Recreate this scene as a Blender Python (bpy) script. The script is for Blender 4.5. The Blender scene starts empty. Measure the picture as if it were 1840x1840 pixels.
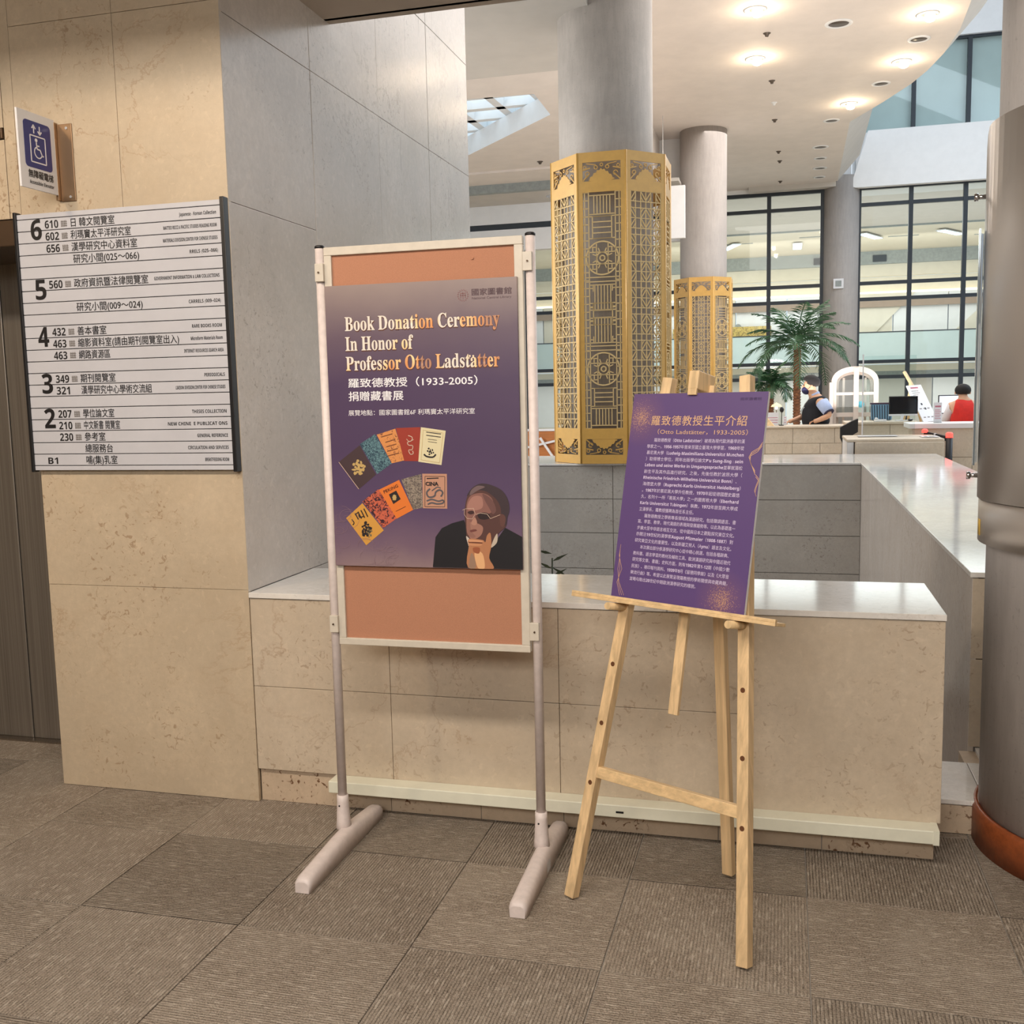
import bpy, bmesh, math, random
import numpy as np
from mathutils import Vector, Matrix
random.seed(7)
R = math.radians
SC = bpy.context.scene
COL = SC.collection
# ------------------------------------------------------------------ camera
def setup_camera():
    p, r, y = R(6.55), R(1.25), R(15.05)
    fw = Vector((-math.sin(y)*math.cos(p), math.cos(y)*math.cos(p), -math.sin(p)))
    rt0 = Vector((math.cos(y), math.sin(y), 0)); up0 = rt0.cross(fw)
    rt = rt0*math.cos(r) - up0*math.sin(r); up = up0*math.cos(r) + rt0*math.sin(r)
    cd = bpy.data.cameras.new('camera'); cam = bpy.data.objects.new('camera', cd); COL.objects.link(cam)
    cam.matrix_world = Matrix(((rt.x, up.x, -fw.x, 0), (rt.y, up.y, -fw.y, 0), (rt.z, up.z, -fw.z, 1.45), (0, 0, 0, 1)))
    cd.sensor_width = 36; cd.lens = 1838/1840*36; cd.clip_start = .05; cd.clip_end = 300
    SC.camera = cam
setup_camera()
# ------------------------------------------------------------------ world, lights, exposure
SC.view_settings.view_transform = 'Standard'; SC.view_settings.look = 'None'
SC.view_settings.gamma = 1; SC.view_settings.use_curve_mapping = False
SC.view_settings.exposure = 0.0
W = bpy.data.worlds.new('daylight'); SC.world = W; W.use_nodes = True
W.node_tree.nodes['Background'].inputs[0].default_value = (.80, .90, 1.0, 1)
W.node_tree.nodes['Background'].inputs[1].default_value = .95
def area(name, loc, tgt, sx, sy, power, col, spread=180):
    l = bpy.data.lights.new(name, 'AREA'); l.shape = 'RECTANGLE'; l.size = sx; l.size_y = sy
    l.energy = power; l.color = col; l.spread = R(spread)
    o = bpy.data.objects.new(name, l); COL.objects.link(o); o.location = loc
    o.rotation_euler = (Vector(tgt)-Vector(loc)).to_track_quat('-Z', 'Y').to_euler()
    return o
def spot(name, loc, tgt, power, col, ang, blend=.5, rad=.04):
    l = bpy.data.lights.new(name, 'SPOT'); l.energy = power; l.color = col; l.spot_size = R(ang); l.spot_blend = blend
    l.shadow_soft_size = rad
    o = bpy.data.objects.new(name, l); COL.objects.link(o); o.location = loc
    o.rotation_euler = (Vector(tgt)-Vector(loc)).to_track_quat('-Z', 'Y').to_euler()
    return o
WARM = (1.0, .89, .77); NEUT = (1.0, .94, .90); COOL = (.80, .90, 1.0)
area('lobby_cove_lamp', (-1.3, .62, 3.29), (-1.3, 2.2, .9), 4.6, .2, 98, WARM)
area('lobby_fill_lamp', (-.6, -1.7, 2.9), (-.7, 2.2, .3), 3.2, 1.2, 158, (1, .95, .90))
spot('lobby_wall_lamp', (-3.2, .75, 3.34), (-2.3, 3.2, 1.9), 70, (1.0, .70, .40), 70, .8, .05)
area('atrium_skylight_lamp', (7.5, 17, 10.5), (2.0, 16, 0), 7, 14, 1000, COOL)
area('atrium_front_lamp', (-3.9, 7.5, 4.8), (-3.3, 8.2, 0), 2.2, 1.6, 34, (1.0, .96, .92))
area('atrium_left_daylight', (-7.5, 8.5, 3.2), (-1.7, 10.2, 2.2), 3, 2.4, 260, (1, .98, .95))
area('hall_ceiling_lamp', (0.2, 16, 6.35), (0.2, 16, 0), 3.5, 12, 330, NEUT)
area('hall_bounce_lamp', (.6, 13.2, 1.6), (.6, 14.4, 6.4), 2.4, 3.5, 95, (1, .90, .85))
area('rear_hall_lamp', (0, 35, 6.3), (0, 35, 0), 16, 8, 900, (.94, .98, 1.0))
area('rear_hall_bounce_lamp', (0, 34, .3), (0, 36, 6), 16, 8, 700, (.95, .98, 1.0))
area('rear_balcony_lamp', (0, 38, 5.2), (0, 43, 4.3), 16, 1.2, 260, (1, .93, .84))
# ------------------------------------------------------------------ materials
def lin(c):
    return tuple(((v/255)/12.92 if v/255 <= .04045 else ((v/255+.055)/1.055)**2.4) for v in c)
MATS = {}
def mat(name, rgb, rough=.5, metal=0, spec=.5, emis=0, alpha=1):
    if name in MATS: return MATS[name]
    m = bpy.data.materials.new(name); m.use_nodes = True
    b = m.node_tree.nodes['Principled BSDF']; c = lin(rgb)+(1,)
    b.inputs['Base Color'].default_value = c; b.inputs['Roughness'].default_value = rough
    b.inputs['Metallic'].default_value = metal; b.inputs['Specular IOR Level'].default_value = spec
    if emis: b.inputs['Emission Color'].default_value = c; b.inputs['Emission Strength'].default_value = emis
    if alpha < 1: b.inputs['Alpha'].default_value = alpha
    MATS[name] = m
    return m
class NT:
    def __init__(s, m): s.t = m.node_tree; s.b = s.t.nodes['Principled BSDF']
    def n(s, typ, **k):
        x = s.t.nodes.new(typ)
        for a, v in k.items(): setattr(x, a, v)
        return x
    def l(s, a, b): s.t.links.new(a, b)
    def coord(s, scale=(1, 1, 1), kind='Object', rot=(0, 0, 0), loc=(0, 0, 0)):
        tc = s.n('ShaderNodeTexCoord'); mp = s.n('ShaderNodeMapping')
        mp.inputs['Scale'].default_value = scale; mp.inputs['Rotation'].default_value = rot; mp.inputs['Location'].default_value = loc
        s.l(tc.outputs[kind], mp.inputs[0]); return mp.outputs[0]
    def noise(s, vec, scale, detail=4, rough=.55, dist=0):
        x = s.n('ShaderNodeTexNoise'); x.inputs['Scale'].default_value = scale; x.inputs['Detail'].default_value = detail
        x.inputs['Roughness'].default_value = rough; x.inputs['Distortion'].default_value = dist; s.l(vec, x.inputs['Vector']); return x.outputs[0]
    def ramp(s, fac, stops, interp='LINEAR'):
        x = s.n('ShaderNodeValToRGB'); e = x.color_ramp.elements; x.color_ramp.interpolation = interp
        while len(e) < len(stops): e.new(.5)
        for q, (p, c) in zip(e, stops): q.position = p; q.color = tuple(c)+(1,) if len(c) == 3 else c
        s.l(fac, x.inputs[0]); return x.outputs[0]
    def mix(s, fac, a, b, mode='MIX'):
        x = s.n('ShaderNodeMix', data_type='RGBA', blend_type=mode)
        for i, v in ((0, fac), (6, a), (7, b)):
            if hasattr(v, 'node'): s.l(v, x.inputs[i])
            else: x.inputs[i].default_value = v if i == 0 else tuple(v)+(1,)
        return x.outputs[2]
    def math(s, op, a, b=0):
        x = s.n('ShaderNodeMath', operation=op)
        for i, v in enumerate((a, b)):
            if hasattr(v, 'node'): s.l(v, x.inputs[i])
            else: x.inputs[i].default_value = v
        return x.outputs[0]
    def bump(s, h, strength=.3, dist=.01):
        x = s.n('ShaderNodeBump'); x.inputs['Strength'].default_value = strength; x.inputs['Distance'].default_value = dist
        s.l(h, x.inputs['Height']); s.l(x.outputs[0], s.b.inputs['Normal'])
G0, G1 = (0, 0, 0), (1, 1, 1)
def marble(name, base, vein, rough=.35, vs=1.0, dark=.35, spots=.5, streak=False, spec=.5):
    m = mat(name, base, rough, spec=spec); t = NT(m); c = t.coord()
    big = t.ramp(t.noise(c, 1.6, 5, .6, .4), [(.3, G0), (.7, G1)])
    b = np.array(lin(base))
    col = t.mix(big, tuple(b*.86), tuple(np.minimum(b*1.10, 1)))
    fine = t.ramp(t.noise(c, 38, 4, .7), [(.35, G0), (.65, G1)])
    col = t.mix(t.math('MULTIPLY', fine, .35), col, tuple(b*.72))
    cloud = t.ramp(t.noise(c, 6, 6, .7, .6), [(.45, G0), (.7, G1)])
    col = t.mix(t.math('MULTIPLY', cloud, .2), col, tuple(b*np.array((.80, .72, .62))))
    # veins : thin band of a warped noise
    n1 = t.noise(c, 1.1*vs, 10, .62, .35)
    d = t.math('ABSOLUTE', t.math('SUBTRACT', n1, .5))
    v = t.ramp(d, [(0, G1), (.0025, (.5,)*3), (.007, G0)])
    gate = t.ramp(t.noise(c, .9, 2), [(.48, G0), (.62, G1)])
    v = t.math('MULTIPLY', t.math('MULTIPLY', v, gate), .42)
    col = t.mix(v, col, lin(vein))
    pit = t.ramp(t.noise(c, 44, 3, .5, 1.2), [(.60, G0), (.66, G1)])
    g2 = t.ramp(t.noise(c, 2.6, 3), [(.46, G0), (.58, G1)])
    col = t.mix(t.math('MULTIPLY', t.math('MULTIPLY', pit, g2), spots), col, tuple(np.array(lin(vein))*.8))
    lt = t.ramp(t.noise(c, 34, 3, .5, .8), [(.62, G0), (.68, G1)])
    col = t.mix(t.math('MULTIPLY', lt, .16), col, tuple(np.minimum(b*1.35, 1)))
    if streak:
        cs = t.coord((30, 30, 2.2)); s = t.ramp(t.noise(cs, 1.0, 3, .6), [(.62, G0), (.72, G1)])
        g3 = t.ramp(t.noise(c, 1.3, 2), [(.5, G0), (.62, G1)])
        col = t.mix(t.math('MULTIPLY', t.math('MULTIPLY', s, g3), .5), col, lin((140, 125, 110)))
    t.l(col, t.b.inputs['Base Color'])
    t.bump(t.noise(c, 60, 2), .04, .002)
    return m
M_WALL = marble('cream_marble', (200, 183, 158), (150, 112, 76), .42)
M_PAR = marble('parapet_marble', (204, 189, 168), (150, 118, 90), .40, 1.3, spots=.4)
M_TOE = marble('stained_marble', (200, 180, 156), (120, 84, 56), .5, 1.6, spots=1)
M_SIDE = marble('polished_grey_marble', (206, 196, 186), (150, 136, 120), .2, 1.1, spots=.4, streak=True)
M_TOP = marble('polished_ledge_marble', (236, 233, 228), (170, 158, 145), .09, 1.0, spots=.2)
M_PIT = marble('dull_grey_marble', (172, 166, 158), (120, 108, 96), .5, 1.0, spots=.6)
M_DESK = marble('desk_stone', (214, 200, 180), (176, 156, 132), .45, 1.4, spots=.2)
def concrete(name, rgb, amp=.14):
    m = mat(name, rgb, .62); t = NT(m); b = np.array(lin(rgb)); c = t.coord()
    f = t.ramp(t.noise(c, 2.4, 8, .65), [(.3, G0), (.7, G1)])
    col = t.mix(f, tuple(b*(1-amp)), tuple(np.minimum(b*(1+amp), 1)))
    s = t.ramp(t.noise(t.coord((22, 22, 3)), 1, 5, .7), [(.4, G0), (.68, G1)])
    col = t.mix(t.math('MULTIPLY', s, .35), col, tuple(b*.66))
    sp = t.ramp(t.noise(c, 70, 3, .6), [(.62, G0), (.7, G1)])
    col = t.mix(t.math('MULTIPLY', sp, .4), col, tuple(b*.55))
    t.l(col, t.b.inputs['Base Color']); t.bump(t.noise(c, 40, 5), .15, .004)
    return m
M_COLUMN = concrete('column_plaster', (176, 168, 160)); M_COLB = concrete('far_column_plaster', (172, 165, 160), .06)
M_COLN = concrete('near_column_plaster', (200, 196, 194), .08)
def carpet(name, axis):
    m = mat(name, (140, 124, 106), .95, spec=.1); t = NT(m)
    oi = t.n('ShaderNodeObjectInfo')
    sc = (1, 1, 1)
    c = t.coord()
    w = t.n('ShaderNodeTexWave', bands_direction='Y' if axis == 'X' else 'X'); w.inputs['Scale'].default_value = 35
    w.inputs['Distortion'].default_value = 1.0; w.inputs['Detail'].default_value = 2; w.inputs['Detail Scale'].default_value = 8
    t.l(c, w.inputs['Vector'])
    brk = t.coord((18, 90, 1) if axis == 'X' else (90, 18, 1))
    nb = t.noise(brk, 1, 3, .6)
    line = t.ramp(t.math('ADD', w.outputs[1], t.math('MULTIPLY', nb, .9)), [(.42, G1), (.80, G0)])
    loops = t.ramp(t.noise(c, 210, 2, .6), [(.3, G0), (.7, G1)])
    wear = t.ramp(t.noise(t.coord(loc=(3, 1, 0)), 3.2, 6, .7), [(.35, G0), (.65, G1)])
    base = t.mix(loops, lin((112, 101, 89)), lin((180, 166, 150)))
    base = t.mix(t.math('MULTIPLY', wear, .45), base, lin((184, 173, 158)))
    # broken pale flecks along the ribs
    fl = t.ramp(t.noise(t.coord((24, 120, 1) if axis == 'X' else (120, 24, 1), loc=(7, 5, 0)), 1, 2), [(.54, G0), (.66, G1)])
    base = t.mix(t.math('MULTIPLY', fl, .55), base, lin((206, 195, 180)))
    k = t.math('ADD', t.math('MULTIPLY', oi.outputs['Random'], .45), .35)
    base = t.mix(t.math('MULTIPLY', line, k), base, lin((58, 50, 43)))
    shade = t.math('ADD', t.math('MULTIPLY', oi.outputs['Random'], -.22), 1.06)
    hs = t.n('ShaderNodeHueSaturation'); t.l(base, hs.inputs['Color']); t.l(shade, hs.inputs['Value'])
    t.l(hs.outputs[0], t.b.inputs['Base Color'])
    t.bump(t.math('ADD', t.math('MULTIPLY', w.outputs[1], .6), loops), .7, .004)
    return m
M_CARX = carpet('carpet_ribs_across', 'X'); M_CARY = carpet('carpet_ribs_along', 'Y')
def wood(name, rgb, axis='Z', rough=.45, scale=1):
    m = mat(name, rgb, rough); t = NT(m); b = np.array(lin(rgb))
    sc = {'Z': (60, 60, 2.5), 'X': (2.5, 60, 60)}[axis]
    f = t.ramp(t.noise(t.coord(tuple(s*scale for s in sc)), 1, 4, .6, .3), [(.35, G0), (.65, G1)])
    col = t.mix(f, tuple(b*.74), tuple(np.minimum(b*1.06, 1)))
    t.l(col, t.b.inputs['Base Color']); return m
M_PINE = wood('pine_wood', (230, 198, 150)); M_PINEX = wood('pine_wood_crosswise', (230, 198, 150), 'X')
M_RED = wood('red_brown_wood', (150, 78, 40), 'X'); M_ORW = wood('orange_wood', (190, 118, 60), 'X')
def speckle(name, rgb, rough=.5, amp=.12, scale=60, metal=0, bump=.05, spec=.5):
    m = mat(name, rgb, rough, metal, spec); t = NT(m); b = np.array(lin(rgb)); c = t.coord()
    f = t.ramp(t.noise(c, scale, 4, .6), [(.35, G0), (.65, G1)])
    t.l(t.mix(f, tuple(b*(1-amp)), tuple(np.minimum(b*(1+amp), 1))), t.b.inputs['Base Color'])
    if bump: t.bump(t.noise(c, scale*2, 3), bump, .002)
    return m
M_CEIL = speckle('ceiling_paint', (226, 216, 208), .8, .03, 3); M_CEIL2 = speckle('soffit_paint', (196, 190, 182), .8, .03, 3)
M_WHITE = speckle('white_paint', (232, 232, 232), .6, .02, 5); M_CREAMP = speckle('cream_panel_paint', (222, 214, 196), .6, .03, 4)
M_FRAME = speckle('cream_enamel', (206, 198, 184), .38, .04, 30); M_STANDW = speckle('scuffed_white_enamel', (220, 208, 204), .42, .06, 45)
M_PIPE = speckle('ivory_plastic', (226, 226, 208), .4, .03, 20)
M_CORK = speckle('terracotta_felt', (180, 129, 103), .9, .06, 400, bump=.3, spec=.2)
M_STEEL = mat('brushed_steel', (176, 168, 160), .3, 1); _t = NT(M_STEEL); _f = _t.ramp(_t.noise(_t.coord((140, 140, 1.2)), 1, 3), [(.3, G0), (.7, G1)])
_t.l(_t.mix(_f, lin((150, 142, 134)), lin((186, 178, 170))), _t.b.inputs['Base Color'])
M_DOOR = mat('elevator_steel', (160, 154, 146), .42, .85); _t = NT(M_DOOR); _f = _t.ramp(_t.noise(_t.coord((160, 1, 1)), 1, 3), [(.3, G0), (.7, G1)])
_t.l(_t.mix(_f, lin((150, 144, 136)), lin((176, 170, 162))), _t.b.inputs['Base Color'])
M_CHROME = mat('chrome', (210, 210, 212), .12, 1); M_BRONZE = speckle('dark_bronze', (92, 74, 58), .4, .1, 8, .6)
M_BLACK = speckle('black_plastic', (24, 24, 27), .4, .1, 40); M_MULL = speckle('charcoal_mullion', (34, 42, 50), .4, .08, 10)
M_SLAT = speckle('silver_slat', (196, 197, 204), .35, .03, 8, bump=.02); M_INK = mat('black_ink', (26, 24, 26), .5)
M_GREYINK = mat('faded_ink', (140, 135, 132), .6)
M_GOLD = speckle('gold_paint', (210, 162, 76), .36, .05, 12, .2, spec=.8); M_GOLD.node_tree.nodes['Principled BSDF'].inputs['Coat Weight'].default_value = .6; M_GOLD.node_tree.nodes['Principled BSDF'].inputs['Coat Roughness'].default_value = .22
M_GOLD2 = speckle('pale_gold_paint', (214, 184, 128), .45, .04, 12, .1)
M_SIGNW = speckle('white_acrylic', (225, 225, 228), .3, .01, 5, bump=0); M_BLUE = mat('sign_blue', (38, 48, 120), .35)
M_WPRINT = mat('white_print', (238, 236, 240), .5)
M_GLASSB = mat('white_door_paint', (214, 202, 192), .5)
M_TEAL = speckle('balustrade_glass', (176, 190, 190), .25, .03, 2, bump=0)
M_BROWNB = speckle('brown_rail', (150, 128, 108), .5, .05, 4)
M_GREYB = speckle('grey_beam', (150, 156, 154), .6, .1, 12)
def glass(name, tint=(.93, .97, .97), refl=1.0):
    m = bpy.data.materials.new(name); m.use_nodes = True; nt = m.node_tree; nt.nodes.clear()
    o = nt.nodes.new('ShaderNodeOutputMaterial'); mx = nt.nodes.new('ShaderNodeMixShader'); tr = nt.nodes.new('ShaderNodeBsdfTransparent')
    gl = nt.nodes.new('ShaderNodeBsdfGlossy'); fr = nt.nodes.new('ShaderNodeFresnel'); fr.inputs[0].default_value = 1.45
    gl.inputs['Roughness'].default_value = .02; tr.inputs[0].default_value = tuple(tint)+(1,)
    nt.links.new(fr.outputs[0], mx.inputs[0]); nt.links.new(tr.outputs[0], mx.inputs[1]); nt.links.new(gl.outputs[0], mx.inputs[2]); nt.links.new(mx.outputs[0], o.inputs[0])
    MATS[name] = m; return m
M_GLASS = glass('window_glass', (.92, .965, .965)); M_CLEAR = glass('clear_acrylic')
# ------------------------------------------------------------------ mesh helpers
class MB:
    def __init__(s): s.bm = bmesh.new()
    def hexa(s, P, bev=0):
        v = [s.bm.verts.new(p) for p in P]
        fs = [s.bm.faces.new([v[i] for i in q]) for q in ((0, 3, 2, 1), (4, 5, 6, 7), (0, 1, 5, 4), (1, 2, 6, 5), (2, 3, 7, 6), (3, 0, 4, 7))]
        if bev:
            es = list({e for f in fs for e in f.edges})
            bmesh.ops.bevel(s.bm, geom=es, offset=bev, segments=2, affect='EDGES', profile=.5)
        return s
    def box(s, x0, x1, y0, y1, z0, z1, bev=0):
        return s.hexa([(x0, y0, z0), (x1, y0, z0), (x1, y1, z0), (x0, y1, z0), (x0, y0, z1), (x1, y0, z1), (x1, y1, z1), (x0, y1, z1)], bev)
    def bar(s, p, q, w, h, up=(0, 0, 1), bev=0):
        p, q = Vector(p), Vector(q); d = (q-p).normalized(); up = Vector(up)
        a = d.cross(up)
        if a.length < 1e-5: a = d.cross(Vector((0, 1, 0)))
        a.normalize(); b = a.cross(d).normalized(); a = a*w/2; b = b*h/2
        return s.hexa([p-a-b, p+a-b, p+a+b, p-a+b, q-a-b, q+a-b, q+a+b, q-a+b], bev)
    def cyl(s, p, q, r1, r2=None, n=24, caps=True):
        r2 = r1 if r2 is None else r2; p, q = Vector(p), Vector(q); d = (q-p).normalized()
        a = d.orthogonal().normalized(); b = d.cross(a)
        A = [s.bm.verts.new(p+(a*math.cos(2*math.pi*i/n)+b*math.sin(2*math.pi*i/n))*r1) for i in range(n)]
        B = [s.bm.verts.new(q+(a*math.cos(2*math.pi*i/n)+b*math.sin(2*math.pi*i/n))*r2) for i in range(n)]
        for i in range(n):
            f = s.bm.faces.new((A[i], A[(i+1) % n], B[(i+1) % n], B[i])); f.smooth = True
        if caps: s.bm.faces.new(A[::-1]); s.bm.faces.new(B)
        return s
    def tube(s, pts, r, n=8, closed=False):
        pts = [Vector(p) for p in pts]; rings = []; a = None
        for i, p in enumerate(pts):
            d = (pts[min(i+1, len(pts)-1)]-pts[max(i-1, 0)]).normalized()
            a = d.orthogonal().normalized() if a is None else (a-d*a.dot(d)).normalized()
            b = d.cross(a); rr = r[i] if hasattr(r, '__len__') else r
            rings.append([s.bm.verts.new(p+(a*math.cos(2*math.pi*k/n)+b*math.sin(2*math.pi*k/n))*rr) for k in range(n)])
        for u, v in zip(rings, rings[1:]):
            for k in range(n):
                f = s.bm.faces.new((u[k], u[(k+1) % n], v[(k+1) % n], v[k])); f.smooth = True
        s.bm.faces.new(rings[0][::-1]); s.bm.faces.new(rings[-1]); return s
    def lathe(s, prof, c=(0, 0, 0), n=32):
        c = Vector(c); rings = []
        for r, z in prof: rings.append([s.bm.verts.new(c+Vector((r*math.cos(2*math.pi*k/n), r*math.sin(2*math.pi*k/n), z))) for k in range(n)] if r > 1e-6 else [s.bm.verts.new(c+Vector((0, 0, z)))])
        for u, v in zip(rings, rings[1:]):
            for k in range(n):
                k2 = (k+1) % n
                if len(u) == 1 and len(v) == 1: continue
                q = (u[0], v[k2], v[k]) if len(u) == 1 else ((u[k], u[k2], v[0]) if len(v) == 1 else (u[k], u[k2], v[k2], v[k]))
                f = s.bm.faces.new(q); f.smooth = True
        return s
    def ellip(s, c, r, n=16, rot=None):
        g = bmesh.ops.create_uvsphere(s.bm, u_segments=n, v_segments=max(6, n*2//3), radius=1)
        M = Matrix.Translation(c) @ (rot.to_4x4() if rot else Matrix()) @ Matrix.Diagonal((*r, 1))
        bmesh.ops.transform(s.bm, matrix=M, verts=g['verts'])
        for v in g['verts']:
            for f in v.link_faces: f.smooth = True
        return s
    def prism(s, pts, ext):   # pts: planar 3d loop, ext: vector
        ext = Vector(ext); a = [s.bm.verts.new(p) for p in pts]; b = [s.bm.verts.new(Vector(p)+ext) for p in pts]; n = len(pts)
        s.bm.faces.new(a[::-1]); s.bm.faces.new(b)
        for i in range(n): s.bm.faces.new((a[i], a[(i+1) % n], b[(i+1) % n], b[i]))
        return s
    def poly(s, pts):
        s.bm.faces.new([s.bm.verts.new(p) for p in pts]); return s
    def build(s, name, m, parent=None, xf=None, smooth=False, loc=None):
        bmesh.ops.recalc_face_normals(s.bm, faces=s.bm.faces)
        if xf is not None: bmesh.ops.transform(s.bm, matrix=xf, verts=s.bm.verts)
        if smooth:
            for f in s.bm.faces: f.smooth = True
        me = bpy.data.meshes.new(name); s.bm.to_mesh(me); s.bm.free(); me.materials.append(m)
        o = bpy.data.objects.new(name, me); COL.objects.link(o)
        if loc is not None: o.location = loc
        if parent is not None: adopt(o, parent)
        return o
def adopt(o, parent):
    o.parent = parent
    if parent.matrix_world != Matrix(): pass
    o.matrix_parent_inverse = WM(parent).inverted()
def WM(o):
    m = o.matrix_basis.copy()
    return (WM(o.parent) @ o.matrix_parent_inverse @ m) if o.parent else m
def tag(o, label=None, cat=None, group=None, kind=None):
    if label: o['label'] = label
    if cat: o['category'] = cat
    if group: o['group'] = group
    if kind: o['kind'] = kind
    return o
def thing(name, label, cat, loc=(0, 0, 0), group=None, kind=None):
    o = bpy.data.objects.new(name, None); COL.objects.link(o); o.location = loc; o.empty_display_size = .1
    return tag(o, label, cat, group, kind)
def copy_tree(src, dst_parent=None):
    c = src.copy(); COL.objects.link(c)
    if dst_parent is not None: c.parent = dst_parent
    for ch in list(src.children): copy_tree(ch, c)
    return c
def text(s, size, m, xf, parent, width=None, align='LEFT', bold=0, name='lettering', spacing=1, res=2, hfix=None, label=None, fat=0):
    """flat lettering in the local xy plane of xf, baseline at the origin"""
    c = bpy.data.curves.new('letters', 'FONT'); c.body = s; c.size = size; c.align_x = align; c.resolution_u = res
    c.offset = bold; c.space_character = spacing
    o = bpy.data.objects.new('letters', c); COL.objects.link(o)
    bpy.context.view_layer.update(); dg = bpy.context.evaluated_depsgraph_get()
    me = bpy.data.meshes.new_from_object(o.evaluated_get(dg)); bpy.data.objects.remove(o)
    n = len(me.vertices)
    if not n: return None
    if fat:
        bm = bmesh.new()
        for k, (dx, dy) in enumerate(((0, 0), (fat, 0), (-fat, 0), (0, fat*.7), (0, -fat*.7))):
            k0 = len(bm.verts); bm.from_mesh(me); bm.verts.ensure_lookup_table()
            bmesh.ops.translate(bm, vec=(dx, dy, k*.00006), verts=bm.verts[k0:])
        bm.to_mesh(me); bm.free(); n = len(me.vertices)
    co = np.empty(n*3, np.float32); me.vertices.foreach_get('co', co); co = co.reshape(-1, 3)
    if width:
        x0 = {'LEFT': 0, 'RIGHT': co[:, 0].max(), 'CENTER': 0}[align]; w = co[:, 0].max()-co[:, 0].min()
        co[:, 0] = (co[:, 0]-x0)*width/w+x0
    if hfix:
        co[:, 1] *= hfix/(co[:, 1].max()-min(0, co[:, 1].min()))
    Mx = np.array(xf); co = co @ Mx[:3, :3].T + Mx[:3, 3]
    me.vertices.foreach_set('co', co.astype(np.float32).ravel()); me.update()
    me.materials.clear(); me.materials.append(m); me.name = name
    o = bpy.data.objects.new(name, me); COL.objects.link(o); adopt(o, parent)
    if label: o['label'] = label
    return o
SANS = lambda s: ''.join(chr(0x1D5A0+ord(c)-65) if 'A' <= c <= 'Z' else chr(0x1D5BA+ord(c)-97) if 'a' <= c <= 'z' else chr(0x1D7E2+ord(c)-48) if '0' <= c <= '9' else c for c in s)
SANSB = lambda s: ''.join(chr(0x1D5D4+ord(c)-65) if 'A' <= c <= 'Z' else chr(0x1D5EE+ord(c)-97) if 'a' <= c <= 'z' else chr(0x1D7EC+ord(c)-48) if '0' <= c <= '9' else c for c in s)
def homography(src, dst):
    A = []
    for (x, y), (u, v) in zip(src, dst):
        A += [[x, y, 1, 0, 0, 0, -u*x, -u*y, -u], [0, 0, 0, x, y, 1, -v*x, -v*y, -v]]
    h = np.linalg.svd(np.array(A, float))[2][-1].reshape(3, 3)
    def f(x, y):
        q = h @ np.array([x, y, 1.0]); return q[0]/q[2], q[1]/q[2]
    return f
FRONT = lambda x, y, z: Matrix(((1, 0, 0, x), (0, 0, -1, y), (0, 1, 0, z), (0, 0, 0, 1)))   # text facing -Y
# ------------------------------------------------------------------ floor with carpet tiles
floor = thing('floor', 'grey-brown ribbed carpet tile floor', 'floor', kind='structure')
MB().box(-7, 6, -3.2, 3.76, -.2, -.006).build('screed', M_PIT, floor)
MB().box(.47, 6, 3.72, 3.97, -.2, -.006).build('screed', M_PIT, floor)
TX, TY = .5105, .502
tile_me = {}
def carpet_tile(i, j):
    x0, y0 = .07+i*TX, 2.405+j*TY
    x1, y1 = x0+TX-.0022, y0+TY-.0022
    m = M_CARX if (i+j) % 2 == 0 else M_CARY
    MB().box(x0+.001, x1, y0+.001, y1, -.007, random.uniform(-.0012, 0), .0015).build('carpet_tile', m, floor)
for j in range(-7, 3):
    for i in range(-11, 5):
        if j >= 2 and -4 <= i <= 0 and False: continue
        carpet_tile(i, j)
# ------------------------------------------------------------------ lobby marble walls
def slabs(parent, m, axis, fixed, us, zs, depth=.02, gap=.003, name='marble_panel', skip=(), bev=.0012):
    """grid of stone panels. axis 'Y': face looks to -Y at y=fixed; axis 'X': face looks to +X at x=fixed"""
    for a, b in zip(us, us[1:]):
        for c, d in zip(zs, zs[1:]):
            if ((a+b)/2, (c+d)/2) in skip: continue
            q = random.uniform(0, .0012)
            if axis == 'Y': MB().box(a+gap/2, b-gap/2, fixed+q, fixed+depth, c+gap/2, d-gap/2, bev).build(name, m, parent)
            else: MB().box(fixed-depth, fixed-q, a+gap/2, b-gap/2, c+gap/2, d-gap/2, bev).build(name, m, parent)
wf = thing('wall_front', 'cream marble wall beside the elevator behind the floor directory', 'wall', kind='structure')
MB().box(-2.665, -1.857, 3.23, 6.0, 0, 3.4).build('wall_core', M_PIT, wf)
slabs(wf, M_WALL, 'Y', 3.21, [-2.672, -1.838], [0, .78, 1.48, 2.13], gap=.0012)
slabs(wf, M_WALL, 'Y', 3.21, [-2.672, -2.25, -1.838], [2.13, 2.78, 3.4], gap=.0012)
slabs(wf, M_WALL, 'Y', 3.21, [-3.6, -2.722], [2.12, 2.40], gap=.002)
slabs(wf, M_WALL, 'Y', 3.21, [-3.6, -2.722], [2.44, 3.4], gap=.002)
slabs(wf, M_WALL, 'Y', 3.21, [-2.72, -2.672], [2.12, 3.4], gap=.002)
MB().box(-7, -3.6, 3.21, 3.4, 2.12, 3.4).build('marble_panel', M_WALL, wf)
MB().box(-7, -2.665, 3.232, 3.9, 2.125, 3.4).build('wall_core', M_PIT, wf)
MB().box(-7, -2.722, 3.2, 3.215, 2.402, 2.438, .002).build('metal_strip', M_BRONZE, wf)
MB().box(-7, -3.95, 3.21, 3.9, 0, 2.12).build('marble_panel', M_WALL, wf)
ws = thing('wall_side', 'polished grey marble pier wall running back from the parapet', 'wall', kind='structure')
MB().box(-2.66, -1.857, 3.4, 6.0, -1.3, 7.5).build('wall_core', M_PIT, ws)
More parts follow.
